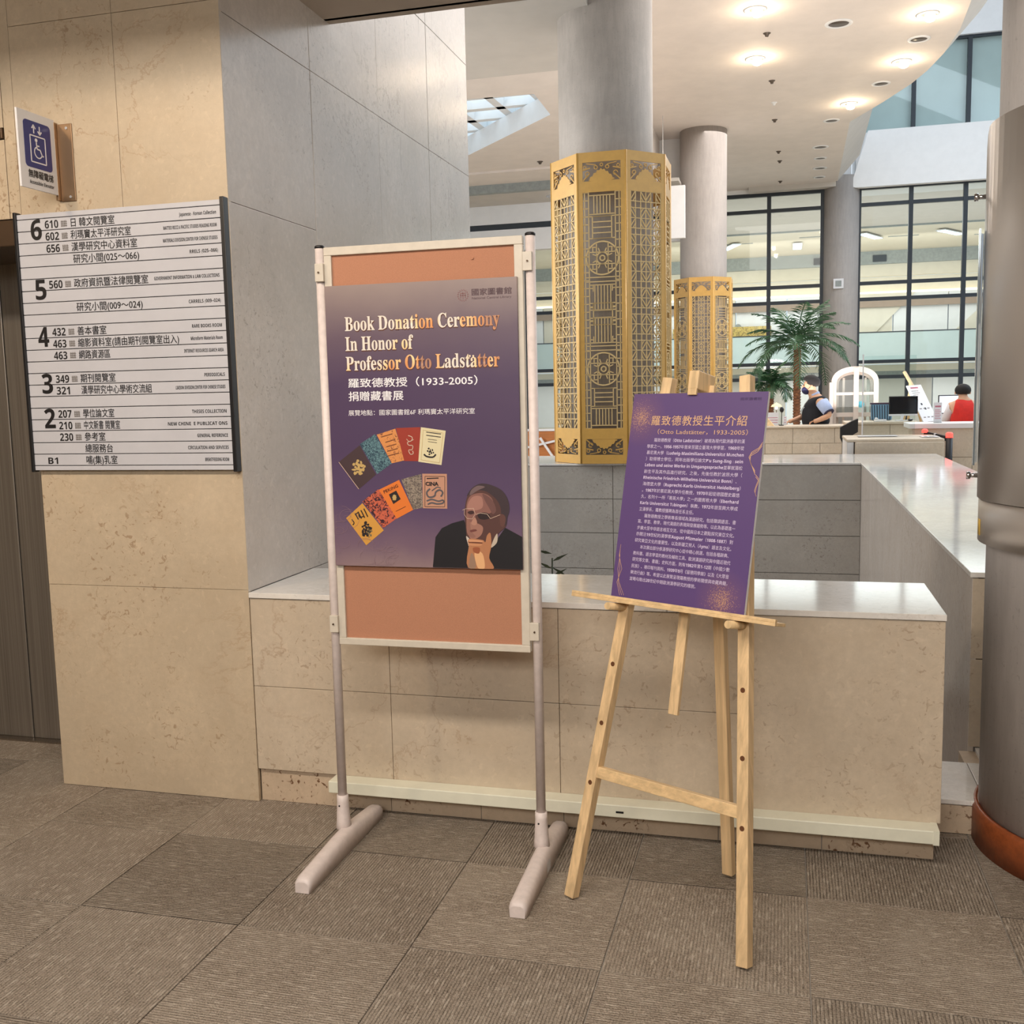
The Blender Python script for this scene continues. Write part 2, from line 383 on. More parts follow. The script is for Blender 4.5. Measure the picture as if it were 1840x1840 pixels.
slabs(ws, M_SIDE, 'X', -1.837, [3.212, 3.89], [.7725, 2.125, 2.745, 3.38], gap=.002)
slabs(ws, M_SIDE, 'X', -1.837, [3.725, 3.89], [-1.3, .7725], gap=.002)
slabs(ws, M_SIDE, 'X', -1.837, [3.89, 4.6, 5.3, 6.01], [-1.3, .7725, 2.03, 2.745, 3.38, 4.4, 5.6, 7.5], gap=.002)
# elevator
ed = thing('elevator_door', 'brushed steel double elevator door in a bronze frame', 'elevator door')
for a, b in ((-3.948, -3.166), (-3.160, -2.672)):
    MB().box(a, b, 3.64, 3.68, .006, 2.06, .003).build('door_panel', M_DOOR, ed)
MB().box(-3.948, -2.672, 3.60, 3.66, 2.03, 2.118).build('header', M_BRONZE, ed)
MB().box(-3.948, -2.672, 3.6, 3.72, -.004, .006).build('sill', M_STEEL, ed)
MB().box(-3.948, -2.70, 3.212, 3.60, 2.025, 2.118, .004).build('lintel', M_BRONZE, ed)
# ------------------------------------------------------------------ parapet
pw = thing('wall_low', 'low cream marble parapet with a polished top behind the two stands', 'wall', kind='structure')
MB().box(-1.835, .445, 3.232, 3.70, -1.3, .75).build('wall_core', M_PIT, pw)
PX = [-1.836, -1.312, -.716, .465]
for a, b in ((-1.836, -1.312), (-1.312, -.716)):
    slabs(pw, M_PAR, 'Y', 3.21, [a, b], [.124, .432, .752], gap=.0018)
slabs(pw, M_PAR, 'Y', 3.21, [-.716, -.13], [.124, .432, .752], gap=.0016)
slabs(pw, M_PAR, 'Y', 3.21, [-.13, .465], [.124, .752], gap=.0012)
slabs(pw, M_PAR, 'X', .465, [3.232, 3.72], [.124, .752], gap=.001)
slabs(pw, M_TOE, 'Y', 3.226, [-1.836, -1.33, -1.0, -.71, -.2, .12, .45], [0, .121], gap=.0022)
slabs(pw, M_TOE, 'X', .452, [3.245, 3.72], [0, .121], gap=.002)
for a, b in zip([-1.836, -1.1, -.36, .467], [-1.1, -.36, .467]):
    MB().box(a+.0006, b-.0006, 3.204, 3.722, .754, .773, .0015).build('top_slab', M_TOP, pw)
tk = MB().box(-1.53, .452, 3.145, 3.212, .084, .126, .003).build('cable_trunking', M_PIPE)
tag(tk, 'long ivory cable trunking along the foot of the marble parapet', 'cable trunking')
jn = MB().box(-.52, -.495, 3.1435, 3.16, .1, .106).build('joint_mark', M_BLACK, tk)
MB().box(.436, .4535, 3.1435, 3.213, .083, .127).build('end_cap', M_PIPE, tk)
# plinth / step by the column
pl = thing('wall_plinth', 'low marble step between the parapet and the round column', 'step', kind='structure')
slabs(pl, M_TOE, 'Y', 3.44, [.468, .63], [0, .098], depth=.3)
MB().box(.468, .63, 3.436, 3.80, .1, .116, .002).build('top_slab', M_TOP, pl)
MB().box(.632, 1.1, 3.436, 3.80, .1, .116, .002).build('top_slab', M_TOP, pl)
MB().box(.685, 1.1, 3.803, 3.97, .1, .116, .002).build('top_slab', M_TOP, pl)
MB().box(.63, 1.1, 3.45, 3.97, 0, .1).build('stone_base', M_TOE, pl)
# ------------------------------------------------------------------ sunken planter with wide ledge
sw = thing('wall_planter', 'wide polished ledge wall around the sunken planter beyond the parapet', 'wall', kind='structure')
MB().box(.68, 1.43, 3.99, 10.9, -1.3, .75).build('wall_core', M_PIT, sw)
MB().box(-6, .68, 9.72, 10.9, -1.3, .75).build('wall_core', M_PIT, sw)
for a, b in zip([3.97, 5.1, 6.2, 7.4, 8.6], [5.1, 6.2, 7.4, 8.6, 9.71]):   # inner face looks to -X
    MB().box(.66, .68, a+.001, b-.001, -1.3, .752, .001).build('marble_panel', M_SIDE, sw)
slabs(sw, M_PAR, 'Y', 3.97, [.66, 1.43], [.116, .45, .752], gap=.004)
zs = [-1.3, -.95, -.6, -.25, .1, .43, .752]
slabs(sw, M_PIT, 'Y', 9.7, [-6, -4.9, -3.8, -2.7, -1.6, -.5, .66], zs, gap=.006)
MB().box(.652, 1.45, 3.962, 7.4, .754, .773, .002).build('top_slab', M_TOP, sw)
MB().box(.652, 1.45, 7.402, 10.93, .754, .773, .002).build('top_slab', M_TOP, sw)
for a, b in ((-6, -3.6), (-3.598, -1.5), (-1.498, .65)):
    MB().box(a, b, 9.692, 10.93, .754, .773, .002).build('top_slab', M_TOP, sw)
pf = MB().box(-6, .68, 3.7, 9.75, -1.35, -1.3).build('floor_planter', speckle('planter_soil', (84, 70, 58), .9, .3, 20))
tag(pf, 'dark bed at the bottom of the sunken planter', 'floor', kind='structure')
# atrium floors
af = MB().box(-14, 14, 10.9, 52, -.12, 0).build('floor_atrium', M_DESK); tag(af, 'pale stone floor of the reading hall', 'floor', kind='structure')
af = MB().box(1.45, 14, 3.97, 10.9, -.12, 0).build('floor_atrium', M_DESK); tag(af, 'pale stone floor beside the planter', 'floor', kind='structure')
# ------------------------------------------------------------------ enclosure of the lobby
lw = MB().box(-7.2, -7, -3.2, 3.9, 0, 3.4).build('wall_left', M_WALL); tag(lw, 'lobby wall left of the elevator', 'wall', kind='structure')
lw = MB().box(-7, 6, -3.3, -3.1, 0, 3.4).build('wall_back', M_WALL); tag(lw, 'lobby wall behind the viewer', 'wall', kind='structure')
lw = MB().box(6, 6.2, -3.2, 3.97, 0, 3.4).build('wall_right', M_WALL); tag(lw, 'lobby wall at the right side', 'wall', kind='structure')
# low lobby ceiling with a cove slot for the wall-washing lamp
lc = thing('ceiling_lobby', 'low lobby ceiling with a recessed lighting cove', 'ceiling', kind='structure')
M_LOBC = speckle('lobby_ceiling_paint', (190, 176, 160), .8, .03, 3)
MB().box(-7, 6, -3.2, .1, 2.987, 3.05).build('ceiling_board', M_LOBC, lc)
MB().box(-7, 6, 1.78, 4.06, 2.987, 3.05).build('ceiling_board', M_LOBC, lc)
MB().box(-7, 6, 0.1, 1.78, 3.42, 3.48).build('cove_board', M_LOBC, lc)
MB().box(-7, 6, .07, .1, 2.987, 3.48).build('cove_side', M_LOBC, lc)
MB().box(-7, 6, 1.78, 1.81, 2.987, 3.48).build('cove_side', M_LOBC, lc)
MB().box(-1.837, 6, 4.04, 4.10, 2.987, 4.2).build('fascia', M_LOBC, lc)
MB().box(-7, 6, -3.2, 4.06, 3.48, 3.52).build('roof_slab', M_LOBC, lc)
# ------------------------------------------------------------------ floor directory
fd = thing('directory_board', 'silver slatted floor directory board in black side rails on the marble wall', 'directory board', (-2.26, 3.2, 1.2))
X0, X1 = -2.676, -1.85
zt = 2.129
MB().box(X0, X1, 3.195, 3.2095, 1.212, 2.126).build('backing', M_BLACK, fd)
edges = [2.129, 2.1095]+[2.1095-.0420*(k+1) for k in range(21)]+[1.209]
for a, b in zip(edges, edges[1:]):
    MB().box(X0, X1, 3.188, 3.197, b+.0013, a-.0013, .0012).build('slat', M_SLAT, fd)
for x, w in ((X0-.004, .012), (X1+.003, .016)):
    MB().box(x-w/2, x+w/2, 3.18, 3.2098, 1.204, 2.136, .002).build('side_rail', M_BLACK, fd)
def dtext(s, x, row, size, al='LEFT', width=None, fat=.0, dz=.0, m=M_INK, res=3):
    z = 2.1095-.042*(row+1)+.006+dz
    return text(s, size, m, FRONT(x, 3.1872, z), fd, align=al, fat=fat, width=width, res=res)
for s, row in (('6', 0), ('5', 5), ('4', 9), ('3', 13), ('2', 16)):
    dtext(SANSB(s), X0+.055, row, .098, fat=.0006, dz=-.037, width=.046)
rows = [(0, '610', '日 韓文閱覽室', 'Japanese - Korean Collection', 1), (1, '602', '利瑪竇太平洋研究室', 'MATTEO RICCI & PACIFIC STUDIES READING ROOM', 1),
        (2, '656', '漢學研究中心資料室', 'MATERIALS DIVISION,CENTER FOR CHINESE STUDIES', 1), (3, '', '研究小間(025～066)', 'RRELS (025~066)', 0),
        (5, '560', '政府資訊暨法律閱覽室', 'GOVERNMENT INFORMATION & LAW COLLECTIONS', 1), (7, '', '研究小間(009～024)', 'CARRELS (009~024)', 0),
        (9, '432', '善本書室', 'RARE BOOKS ROOM', 1), (10, '463', '縮影資料室(請由期刊閱覽室出入)', 'Microform Materials Room', 1), (11, '463', '網路資源區', 'INTERNET RESOURCES SEARCH AREA', 1),
        (13, '349', '期刊閱覽室', 'PERIODICALS', 1), (14, '321', '漢學研究中心學術交流組', 'LIAISON DIVISION,CENTER FOR CHINESE STUDIES', 0),
        (16, '207', '學位論文室', 'THESES COLLECTION', 1), (17, '210', '中文新書 閱覽室', 'NEW CHINE  E PUBLICAT ONS', 1), (18, '230', '參考室', 'GENERAL REFERENCE', 1),
        (19, '', '總服務台', 'CIRCULATION AND SERVICES', 0), (20, '', '哺(集)乳室', 'BREASTFEEDING ROOM', 0)]
rw = [.15, .217, .222, .115, .268, .13, .122, .13, .162, .083, .205, .142, .247, .126, .168, .098]
cw = [.178, .245, .267, .268, .302, .27, .12, .41, .13, .145, .29, .13, .15, .087, .115, .13]
for (row, num, zh, en, ic), w1, w2 in zip(rows, rw, cw):
    if num: dtext(SANSB(num), X0+.117, row, .038, width=.056)
    dtext(zh, X0+(.222 if row != 3 and row != 7 else .226), row, .033, width=w2, fat=.0003, dz=.002)
    dtext(SANSB(en), X1-.022, row, .0165, 'RIGHT', width=w1*.95, dz=.008, res=2)
    if ic:
        q = MB(); z = 2.1095-.042*(row+1)
        for k in range(4): q.box(X0+.187+k*.006, X0+.190+k*.006, 3.1868, 3.1874, z+.008, z+.030)
        for k in range(3): q.box(X0+.186, X0+.211, 3.1868, 3.1874, z+.010+k*.007, z+.012+k*.007)
        q.build('rubbed_mark', M_GREYINK, fd)
dtext(SANSB('B1'), X0+.057, 20, .033, width=.042)
# ------------------------------------------------------------------ projecting accessible-elevator sign
M_BRASS = mat('brown_steel', (150, 124, 98), .38, .8)
sg = thing('elevator_sign', 'white and blue accessible elevator sign projecting from the marble wall', 'sign', (-2.5, 3.2, 2.18))
MB().box(-2.504, -2.496, 3.012, 3.195, 2.185, 2.442, .001).build('sign_plate', M_SIGNW, sg)
MB().box(-2.506, -2.4945, 3.192, 3.2098, 2.168, 2.435, .001).build('bracket', M_BRASS, sg)
MB().box(-2.494, -2.435, 3.2055, 3.2099, 2.165, 2.430, .001).build('wall_flange', M_BRASS, sg)
for z in (2.18, 2.415):
    MB().cyl((-2.455, 3.2055, z), (-2.455, 3.2035, z), .005, n=12).build('screw', M_CHROME, sg)
XS = Matrix(((0, 0, 1, -2.4952), (1, 0, 0, 3.012), (0, 1, 0, 2.185), (0, 0, 0, 1)))   # u along +Y, v up, faces +X
def rrect(u0, u1, v0, v1, r, n=6):
    P = []
    for cx, cy, a0 in ((u1-r, v0+r, -90), (u1-r, v1-r, 0), (u0+r, v1-r, 90), (u0+r, v0+r, 180)):
        for k in range(n+1): a = R(a0+90*k/n); P.append((cx+r*math.cos(a), cy+r*math.sin(a), 0))
    return P
MB().prism([(x, y, -.0004) for x, y, _ in rrect(.026, .158, .072, .228, .014)], (0, 0, .0006)).build('blue_field', M_BLUE, sg, XS)
q = MB()
def st(q, a, b, w, z=.0005): q.bar((a[0], a[1], z), (b[0], b[1], z), w, .0006)
F = [(.055, .092), (.055, .180), (.128, .180), (.128, .092)]
for a, b in zip(F, F[1:]+F[:1]): st(q, a, b, .0042)
for a, b in (((.075, .188), (.075, .214)), ((.066, .204), (.075, .216)), ((.084, .204), (.075, .216)), ((.104, .216), (.104, .190)), ((.095, .199), (.104, .188)), ((.113, .199), (.104, .188))): st(q, a, b, .0042)
q.cyl((.084, .167, 0), (.084, .167, .0008), .0062, n=14)
for a, b in (((.084, .160), (.086, .138)), ((.086, .138), (.101, .137)), ((.101, .137), (.110, .118)), ((.110, .118), (.117, .119)), ((.085, .149), (.098, .149))): st(q, a, b, .0046)
pr = None
for k in range(17):
    a = R(120+k*14); p = (.091+.0185*math.cos(a), .127+.0185*math.sin(a))
    if pr: st(q, pr, p, .0038)
    pr = p
q.build('pictogram', M_WPRINT, sg, XS)
text('無障礙電梯', .029, M_INK, XS @ Matrix.Translation((.035, .040, .0004)), sg, width=.123, fat=.0005)
text(SANSB('Accessible Elevator'), .0165, M_INK, XS @ Matrix.Translation((.039, .017, .0004)), sg, width=.120)
# ------------------------------------------------------------------ poster stand
ps = thing('poster_stand', 'white metal display stand with two feet and a terracotta felt board', 'display stand', (-1.05, 2.94, 0))
PL, PR_ = -1.381, -.7185
for x in (PL, PR_):
    MB().cyl((x, 2.94, .14), (x, 2.94, 1.905), .0145, n=24).build('pole', M_STANDW, ps)
    MB().lathe([(0, 1.905), (.0155, 1.905), (.0155, 1.911), (.012, 1.914), (0, 1.915)], (x, 2.94, 0), 20).build('pole_cap', M_BLACK, ps)
    dx = .022 if x == PL else .012
    ft = MB(); xc = x+dx*.6
    P = []
    for cy in (2.62, 3.17):
        pass
    prof = [(-.027, 0), (.027, 0), (.027, .036), (.022, .048), (.012, .055), (-.012, .055), (-.022, .048), (-.027, .036)]
    ys = [(2.607, .80, .62), (2.614, .95, .78), (2.63, 1, .86), (2.85, 1, 1.18), (2.94, 1, 1.25), (3.0, 1, 1.18), (3.16, 1, .86), (3.176, .95, .78), (3.183, .8, .62)]
    rings = [[ft.bm.verts.new((xc+a*sx, yy, b*sz if b > 0 else .001)) for a, b in prof] for yy, sx, sz in ys]
    for A, B in zip(rings, rings[1:]):
        for k in range(8): ft.bm.faces.new((A[k], A[(k+1) % 8], B[(k+1) % 8], B[k]))
    ft.bm.faces.new(rings[0]); ft.bm.faces.new(rings[-1][::-1])
    fo = ft.build('foot', M_STANDW, ps, smooth=False)
    for f in fo.data.polygons: f.use_smooth = abs(f.normal.y) < .8
    MB().lathe([(.0, .05), (.026, .062), (.0225, .085), (.019, .15), (.0185, .172), (0, .172)], (x, 2.94, 0), 24).build('socket', M_STANDW, ps)
    for z in (.10, .14):
        MB().cyl((x-.004, 2.9195, z), (x-.004, 2.926, z), .0028, n=10).build('rivet_hole', M_BLACK, ps)
MB().box(PR_+.0335+.002, PR_+.0346+.0008, 2.86, 2.905, .012, .045).build('inventory_sticker', M_SIGNW, ps)
FX0, FX1, FZ0, FZ1 = -1.364, -.7395, .674, 1.906
MB().box(FX0, FX1, 2.928, 2.952, FZ1-.025, FZ1, .002).build('frame_rail', M_FRAME, ps)
MB().box(FX0, FX1, 2.928, 2.952, FZ0, FZ0+.022, .002).build('frame_rail', M_FRAME, ps)
for a, b in ((FX0, FX0+.024), (FX1-.026, FX1)):
    MB().box(a, b, 2.9285, 2.952, FZ0+.022, FZ1-.025, .002).build('frame_stile', M_FRAME, ps)
MB().box(FX0+.02, FX1-.02, 2.937, 2.948, FZ0+.02, FZ1-.02).build('felt_board', M_CORK, ps, )
for x, xp in ((PL, 1), (PR_, -1)):
    for z in (1.831, .741):
        MB().box(x-.009 if xp > 0 else x-.019, x+.019 if xp > 0 else x+.009, 2.917, 2.93, z-.027, z+.027, .0015).build('clamp_bracket', M_FRAME, ps)
        MB().cyl((x+.004*xp, 2.913, z), (x+.004*xp, 2.918, z), .0028, n=10).build('screw', M_BRONZE, ps)
MB().cyl((-.893, 2.9355, 1.850), (-.893, 2.933, 1.850), .004, n=10).build('push_pin', M_CORK, ps)
# ------------------------------------------------------------------ printed poster
def print_mat(name, stops, axis='Z', rough=.38, rag=.0):
    m = mat(name, (120, 90, 120), rough); t = NT(m); c = t.coord()
    sx = t.n('ShaderNodeSeparateXYZ'); t.l(c, sx.inputs[0])
    z = sx.outputs[2]
    if rag: z = t.math('ADD', z, t.math('MULTIPLY', t.math('SUBTRACT', t.noise(c, 5, 3), .5), rag))
    lo, hi = stops[0][0], stops[-1][0]
    f = t.math('DIVIDE', t.math('SUBTRACT', z, lo), hi-lo)
    t.l(t.ramp(f, [((p-lo)/(hi-lo), lin(col)) for p, col in stops]), t.b.inputs['Base Color']); return m
M_POST = print_mat('purple_poster_print', [(.929, (140, 118, 122)), (1.0, (116, 94, 112)), (1.12, (88, 70, 102)), (1.30, (78, 61, 92)), (1.50, (78, 61, 90)), (1.64, (100, 83, 98)), (1.72, (128, 112, 114)), (1.789, (146, 130, 126))], rag=.09)
po = thing('event_poster', 'purple book donation ceremony poster with book covers fixed on the felt board', 'poster', (-1.06, 2.92, .93))
PY = 2.919
MB().box(-1.361, -.755, PY, 2.9275, .929, 1.789, .001).build('poster_board', M_POST, po)
H1 = homography([(588, 517), (931, 498), (943, 1020), (610, 1016)], [(-1.361, 1.788), (-.755, 1.788), (-.755, .929), (-1.361, .929)])
lay = [0]
def on_poster(pts, m, name, crop=True, lift=None, label=None):
    lay[0] += 1
    y = PY-.0004-.000012*lay[0]
    P = []
    for a, b in pts:
        x, z = H1(590+a/4.973, 740+b/4.973) if crop else H1(a, b)
        P.append((x, y, z))
    return MB().poly(P).build(name, m, po)
def poster_line(pts, w, m, name='printed_line'):
    lay[0] += 1; y = PY-.0004-.000012*lay[0]; q = MB(); P = [H1(590+a/4.973, 740+b/4.973) for a, b in pts]
    for a, b in zip(P, P[1:]): q.bar((a[0], y, a[1]), (b[0], y, b[1]), .0001, w, up=(0, 1, 0)) if False else q.bar((a[0], y, a[1]), (b[0], y, b[1]), w, .0001, up=(0, 1, 0))
    return q.build(name, m, po)
def gold_text_mat():
    m = mat('gold_title_print', (220, 180, 140), .45); t = NT(m)
    f = t.noise(t.coord((9, 1, 2), loc=(2.3, 0, 0)), 1.6, 1)
    t.l(t.ramp(f, [(.38, lin((176, 130, 104))), (.47, lin((222, 150, 90))), (.54, lin((244, 214, 160))), (.6, lin((226, 218, 206)))]), t.b.inputs['Base Color']); return m
M_GT = gold_text_mat(); M_SHADE = mat('title_outline_print', (92, 52, 40), .5)
SERIF = lambda s: ''.join(chr(0x1D400+ord(c)-65) if 'A' <= c <= 'Z' else chr(0x1D41A+ord(c)-97) if 'a' <= c <= 'z' else c for c in s)
def ptext(s, a, b, cap, m, **k):
    (x0, z0), (x1, z1) = H1(*a), H1(*b)
    return text(s, cap, m, FRONT(x0, PY-k.pop('dy', .0006), (z0+z1)/2), po, width=x1-x0, **k)
for s, a, b in (('Book Donation Ceremony', (625, 594), (900.5, 586)), ('In Honor of', (626.3, 631), (747.5, 627.5)), ('Professor Otto Ladstatter', (627.3, 665.7), (901, 658.5))):
    ptext(SERIF(s), (a[0]+.7, a[1]+1.2), (b[0]+.7, b[1]+1.2), .060, M_SHADE, dy=.0005, bold=.0016)
    ptext(SERIF(s), a, b, .060, M_GT, dy=.0009, bold=.0004)
q = MB()
for px in (848.0, 854.2):
    x, z = H1(px, 639.6); q.cyl((x, PY-.0005, z), (x, PY-.001, z), .0031, n=12)
q.build('lettering', M_GT, po)
ptext('羅致德教授（1933-2005）', (630.8, 694.5), (861, 691), .030, M_WPRINT, fat=.0004)
ptext('捐贈藏書展', (632, 720), (730, 717.5), .031, M_WPRINT, fat=.0004)
ptext('展覽地點：國家圖書館6F 利瑪竇太平洋研究室', (632, 746), (857, 742.5), .0185, M_WPRINT)
M_PDARK = mat('dark_logo_print', (84, 60, 66), .5); M_PRED = mat('logo_red_print', (128, 84, 84), .5)
ptext('國家圖書館', (850, 531), (921, 527), .021, M_PDARK, fat=.0003)
ptext('National Central Library', (851, 538.7), (921, 535), .0095, M_PDARK)
q = MB(); cx, cz = H1(835.5, 531.7)
for k in range(16):
    a = 2*math.pi*k/16; q.bar((cx+.0135*math.cos(a), PY-.0006, cz+.0135*math.sin(a)), (cx+.0175*math.cos(a+.25), PY-.0006, cz+.0175*math.sin(a+.25)), .0016, .0002, up=(0, 1, 0))
for a, b in (((-.007, -.008), (-.007, .008)), ((.007, -.008), (.007, .008)), ((0, -.010), (0, .010)), ((-.009, 0), (.009, 0)), ((-.006, .006), (.006, .006))):
    q.bar((cx+a[0], PY-.0006, cz+a[1]), (cx+b[0], PY-.0006, cz+b[1]), .0016, .0002, up=(0, 1, 0))
q.build('library_seal', M_PRED, po)
def blotch(name, a, b, scale, thr=(.46, .54), dist=1.5):
    m = mat(name, a, .5); t = NT(m); f = t.ramp(t.noise(t.coord(), scale, 4, .6, dist), [(thr[0], lin(a)), (thr[1], lin(b))]); t.l(f, t.b.inputs['Base Color']); return m
BK = [([(125, 450), (310, 300), (455, 560), (305, 690)], mat('brown_cover', (66, 48, 52), .5)),
      ([(310, 290), (445, 200), (595, 460), (465, 555)], blotch('marbled_blue_cover', (34, 60, 78), (96, 132, 140), 160)),
      ([(460, 205), (625, 150), (712, 430), (595, 458)], blotch('ornate_orange_cover', (212, 140, 78), (120, 68, 48), 110, (.55, .62))),
      ([(630, 145), (845, 135), (867, 437), (705, 437)], mat('red_cover', (150, 50, 34), .5)),
      ([(852, 135), (1072, 165), (1035, 470), (830, 442)], mat('cream_cover', (216, 206, 168), .5)),
      ([(190, 950), (335, 815), (525, 1055), (370, 1190)], mat('yellow_cover', (206, 150, 66), .5)),
      ([(335, 800), (475, 690), (650, 940), (520, 1035)], blotch('floral_orange_cover', (196, 96, 70), (56, 26, 38), 90, (.5, .54))),
      ([(480, 695), (660, 605), (785, 870), (640, 950)], mat('orange_cover', (220, 118, 44), .5)),
      ([(680, 600), (857, 550), (872, 850), (785, 868)], blotch('marbled_grey_cover', (92, 82, 78), (150, 138, 124), 150)),
      ([(865, 548), (1083, 548), (1087, 857), (872, 855)], mat('pink_buff_cover', (188, 140, 116), .5))]
for pts, m in BK: on_poster(pts, m, 'printed_book_cover')
M_K = mat('print_black', (34, 26, 30), .5); M_PG = mat('print_gold', (190, 160, 100), .5); M_PW = mat('print_pale', (206, 180, 160), .5)
def blob(cx, cy, rx, ry, m, seed, name='printed_motif', n=26):
    rr = random.Random(seed)
    on_poster([(cx+rx*(.62+.38*rr.random())*math.cos(2*math.pi*k/n), cy+ry*(.62+.38*rr.random())*math.sin(2*math.pi*k/n)) for k in range(n)], m, name)
def motif(cx, cy, rx, ry, m, seed, n=12):
    r3 = random.Random(seed)
    for k in range(n):
        a = 2.4*k; f = (k/n)**.5
        blob(cx+rx*.8*f*math.cos(a), cy+ry*.8*f*math.sin(a), rx*r3.uniform(.16, .34), ry*r3.uniform(.14, .32), m, seed+k, n=12)
def curl(pts, w, m): poster_line(soft_open(pts), w, m)
def soft_open(P, k=5):
    Q = [P[0]]+list(P)+[P[-1]]; out = []
    for i in range(1, len(Q)-2):
        p0, p1, p2, p3 = (Vector(Q[i+j]) for j in (-1, 0, 1, 2))
        for j in range(k):
            t = j/k; out.append(tuple(.5*((2*p1)+(p2-p0)*t+(2*p0-5*p1+4*p2-p3)*t*t+(3*p1-p0-3*p2+p3)*t**3)))
    return out+[P[-1]]
motif(302, 500, 75, 80, M_PG, 1, 16)
curl([(880, 375), (905, 395), (960, 400), (985, 375)], .005, M_K); motif(935, 350, 40, 40, M_K, 6, 9)
motif(370, 1050, 55, 75, M_K, 3, 16); motif(400, 1080, 34, 52, mat('print_olive', (110, 104, 78), .5), 4, 8)
curl([(270, 920), (300, 900), (310, 940), (350, 930)], .003, M_K); curl([(240, 960), (262, 990), (250, 1010)], .003, M_K)
curl([(740, 210), (775, 225), (770, 255), (735, 270), (745, 295), (780, 300), (775, 335), (745, 340), (760, 375), (785, 370), (780, 345)], .0024, M_PW); curl([(725, 240), (750, 262), (790, 245)], .0016, M_PW)
poster_line([(125, 452), (303, 690)], .0016, M_PW)
on_poster([(570, 735), (635, 700), (675, 775), (610, 820)], M_K, 'printed_picture'); blob(620, 762, 24, 34, M_PG, 9)
x0, z0 = H1(590+528/4.973, 740+728/4.973); x1, z1 = H1(590+652/4.973, 740+668/4.973); an = math.atan2(z1-z0, x1-x0)
text('PEKING', .0135, M_K, FRONT(x0, PY-.0020, z0) @ Matrix.Rotation(an, 4, 'Z'), po, width=math.hypot(x1-x0, z1-z0))
poster_line([(632, 885), (720, 840)], .0012, M_K)
for y in (178, 206): poster_line([(900, y), (1030, y+16)], .0022, M_K)
for y in (240, 262): poster_line([(915, y), (995, y+10)], .0012, M_K)
poster_line([(872, 160), (1050, 185), (1018, 450), (855, 425), (872, 160)], .0008, M_PG)
for k in range(5): poster_line([(500+k*18, 225-k*2), (600+k*6, 195+k*30)] if k == 0 else [(530+k*8, 232+k*40), (612+k*12, 205+k*40)], .0022, mat('print_brown', (112, 62, 36), .5))
for k in range(4): poster_line([(270+k*26, 905-k*14), (300+k*28, 960-k*8)], .0035, M_K)
M_SNK = mat('print_slate', (88, 86, 92), .5)
poster_line([(890, 570), (1065, 570), (1065, 840), (890, 840), (890, 570)], .0012, M_K)
poster_line([(905, 590), (1010, 585)], .003, M_K)
curl([(935, 680), (905, 715), (925, 755), (975, 745), (985, 710), (1020, 690), (1048, 715), (1030, 750)], .0050, M_SNK); curl([(950, 700), (975, 680), (1000, 665), (1030, 675)], .003, M_SNK)
curl([(905, 790), (950, 775), (1010, 790), (1050, 780), (1052, 805), (1000, 815), (950, 805), (915, 820)], .0045, M_SNK)
ptext('CINA', (590+895/4.973, 740+655/4.973), (590+1010/4.973, 740+650/4.973), .016, M_K, bold=.0006, dy=.0020)
M_LACE = mat('print_pale_lace', (150, 122, 130), .5); rr = random.Random(5)
for k in range(22):
    cx, cy = rr.uniform(120, 640), rr.uniform(1130, 1340)
    if cx < 300: cy = rr.uniform(900, 1340)
    a0 = rr.uniform(0, 6.3); r0 = rr.uniform(40, 95); P = []
    for j in range(9):
        a = a0+j*.42; P.append((min(940, max(100, cx+r0*math.cos(a))), min(1360, cy+r0*.8*math.sin(a))))
    poster_line(P, .0006, M_LACE, 'printed_flower_line')
# the printed portrait of a seated man in glasses resting his chin on his hand
def C3(n, c): return mat('print_'+n, c, .5)
def soft(P, k=4):
    n = len(P); out = []
    for i in range(n):
        p0, p1, p2, p3 = (Vector(P[(i+j-1) % n]) for j in range(4))
        for j in range(k):
            t = j/k; out.append(tuple(.5*((2*p1)+(p2-p0)*t+(2*p0-5*p1+4*p2-p3)*t*t+(3*p1-p0-3*p2+p3)*t**3)))
    return out
def face(pts, n, c): on_poster(pts if n == 'jacket' else [(x, min(y, 1386)) for x, y in soft(pts)], C3(n, c), 'printed_portrait')
face([(962, 1376), (985, 1110), (1040, 1030), (1130, 985), (1235, 955), (1262, 1010), (1290, 1160), (1480, 1190), (1600, 1020), (1750, 1100), (1757, 1388)], 'jacket', (22, 20, 26))
face([(1255, 780), (1290, 690), (1350, 642), (1410, 630), (1490, 648), (1572, 692), (1622, 770), (1636, 860), (1618, 930), (1606, 1008), (1540, 1072), (1490, 1160), (1400, 1195), (1310, 1190), (1265, 1120), (1250, 1000), (1240, 900)], 'face_shade', (84, 54, 50))
face([(1262, 800), (1300, 735), (1400, 715), (1480, 760), (1500, 850), (1450, 900), (1350, 905), (1330, 960), (1300, 985), (1262, 940), (1256, 880)], 'face_mid', (134, 92, 84))
face([(1275, 800), (1320, 745), (1390, 750), (1400, 840), (1330, 870), (1268, 860)], 'face_light', (164, 118, 106))
face([(1268, 990), (1320, 975), (1400, 1010), (1392, 1080), (1340, 1120), (1285, 1110)], 'face_cheek', (156, 112, 98))
face([(1262, 745), (1290, 690), (1350, 642), (1410, 630), (1490, 648), (1572, 692), (1622, 770), (1636, 860), (1618, 930), (1606, 1000), (1566, 965), (1560, 850), (1520, 770), (1440, 705), (1370, 690), (1320, 700)], 'hair', (58, 44, 50))
face([(1262, 900), (1262, 1060), (1300, 1110), (1340, 1100), (1300, 1050), (1290, 980)], 'face_edge', (142, 100, 88))
face([(1400, 720), (1480, 770), (1520, 860), (1490, 900), (1460, 850), (1420, 780)], 'temple', (106, 72, 68))
face([(1560, 900), (1600, 920), (1596, 990), (1566, 1010), (1552, 960)], 'ear', (96, 62, 56))
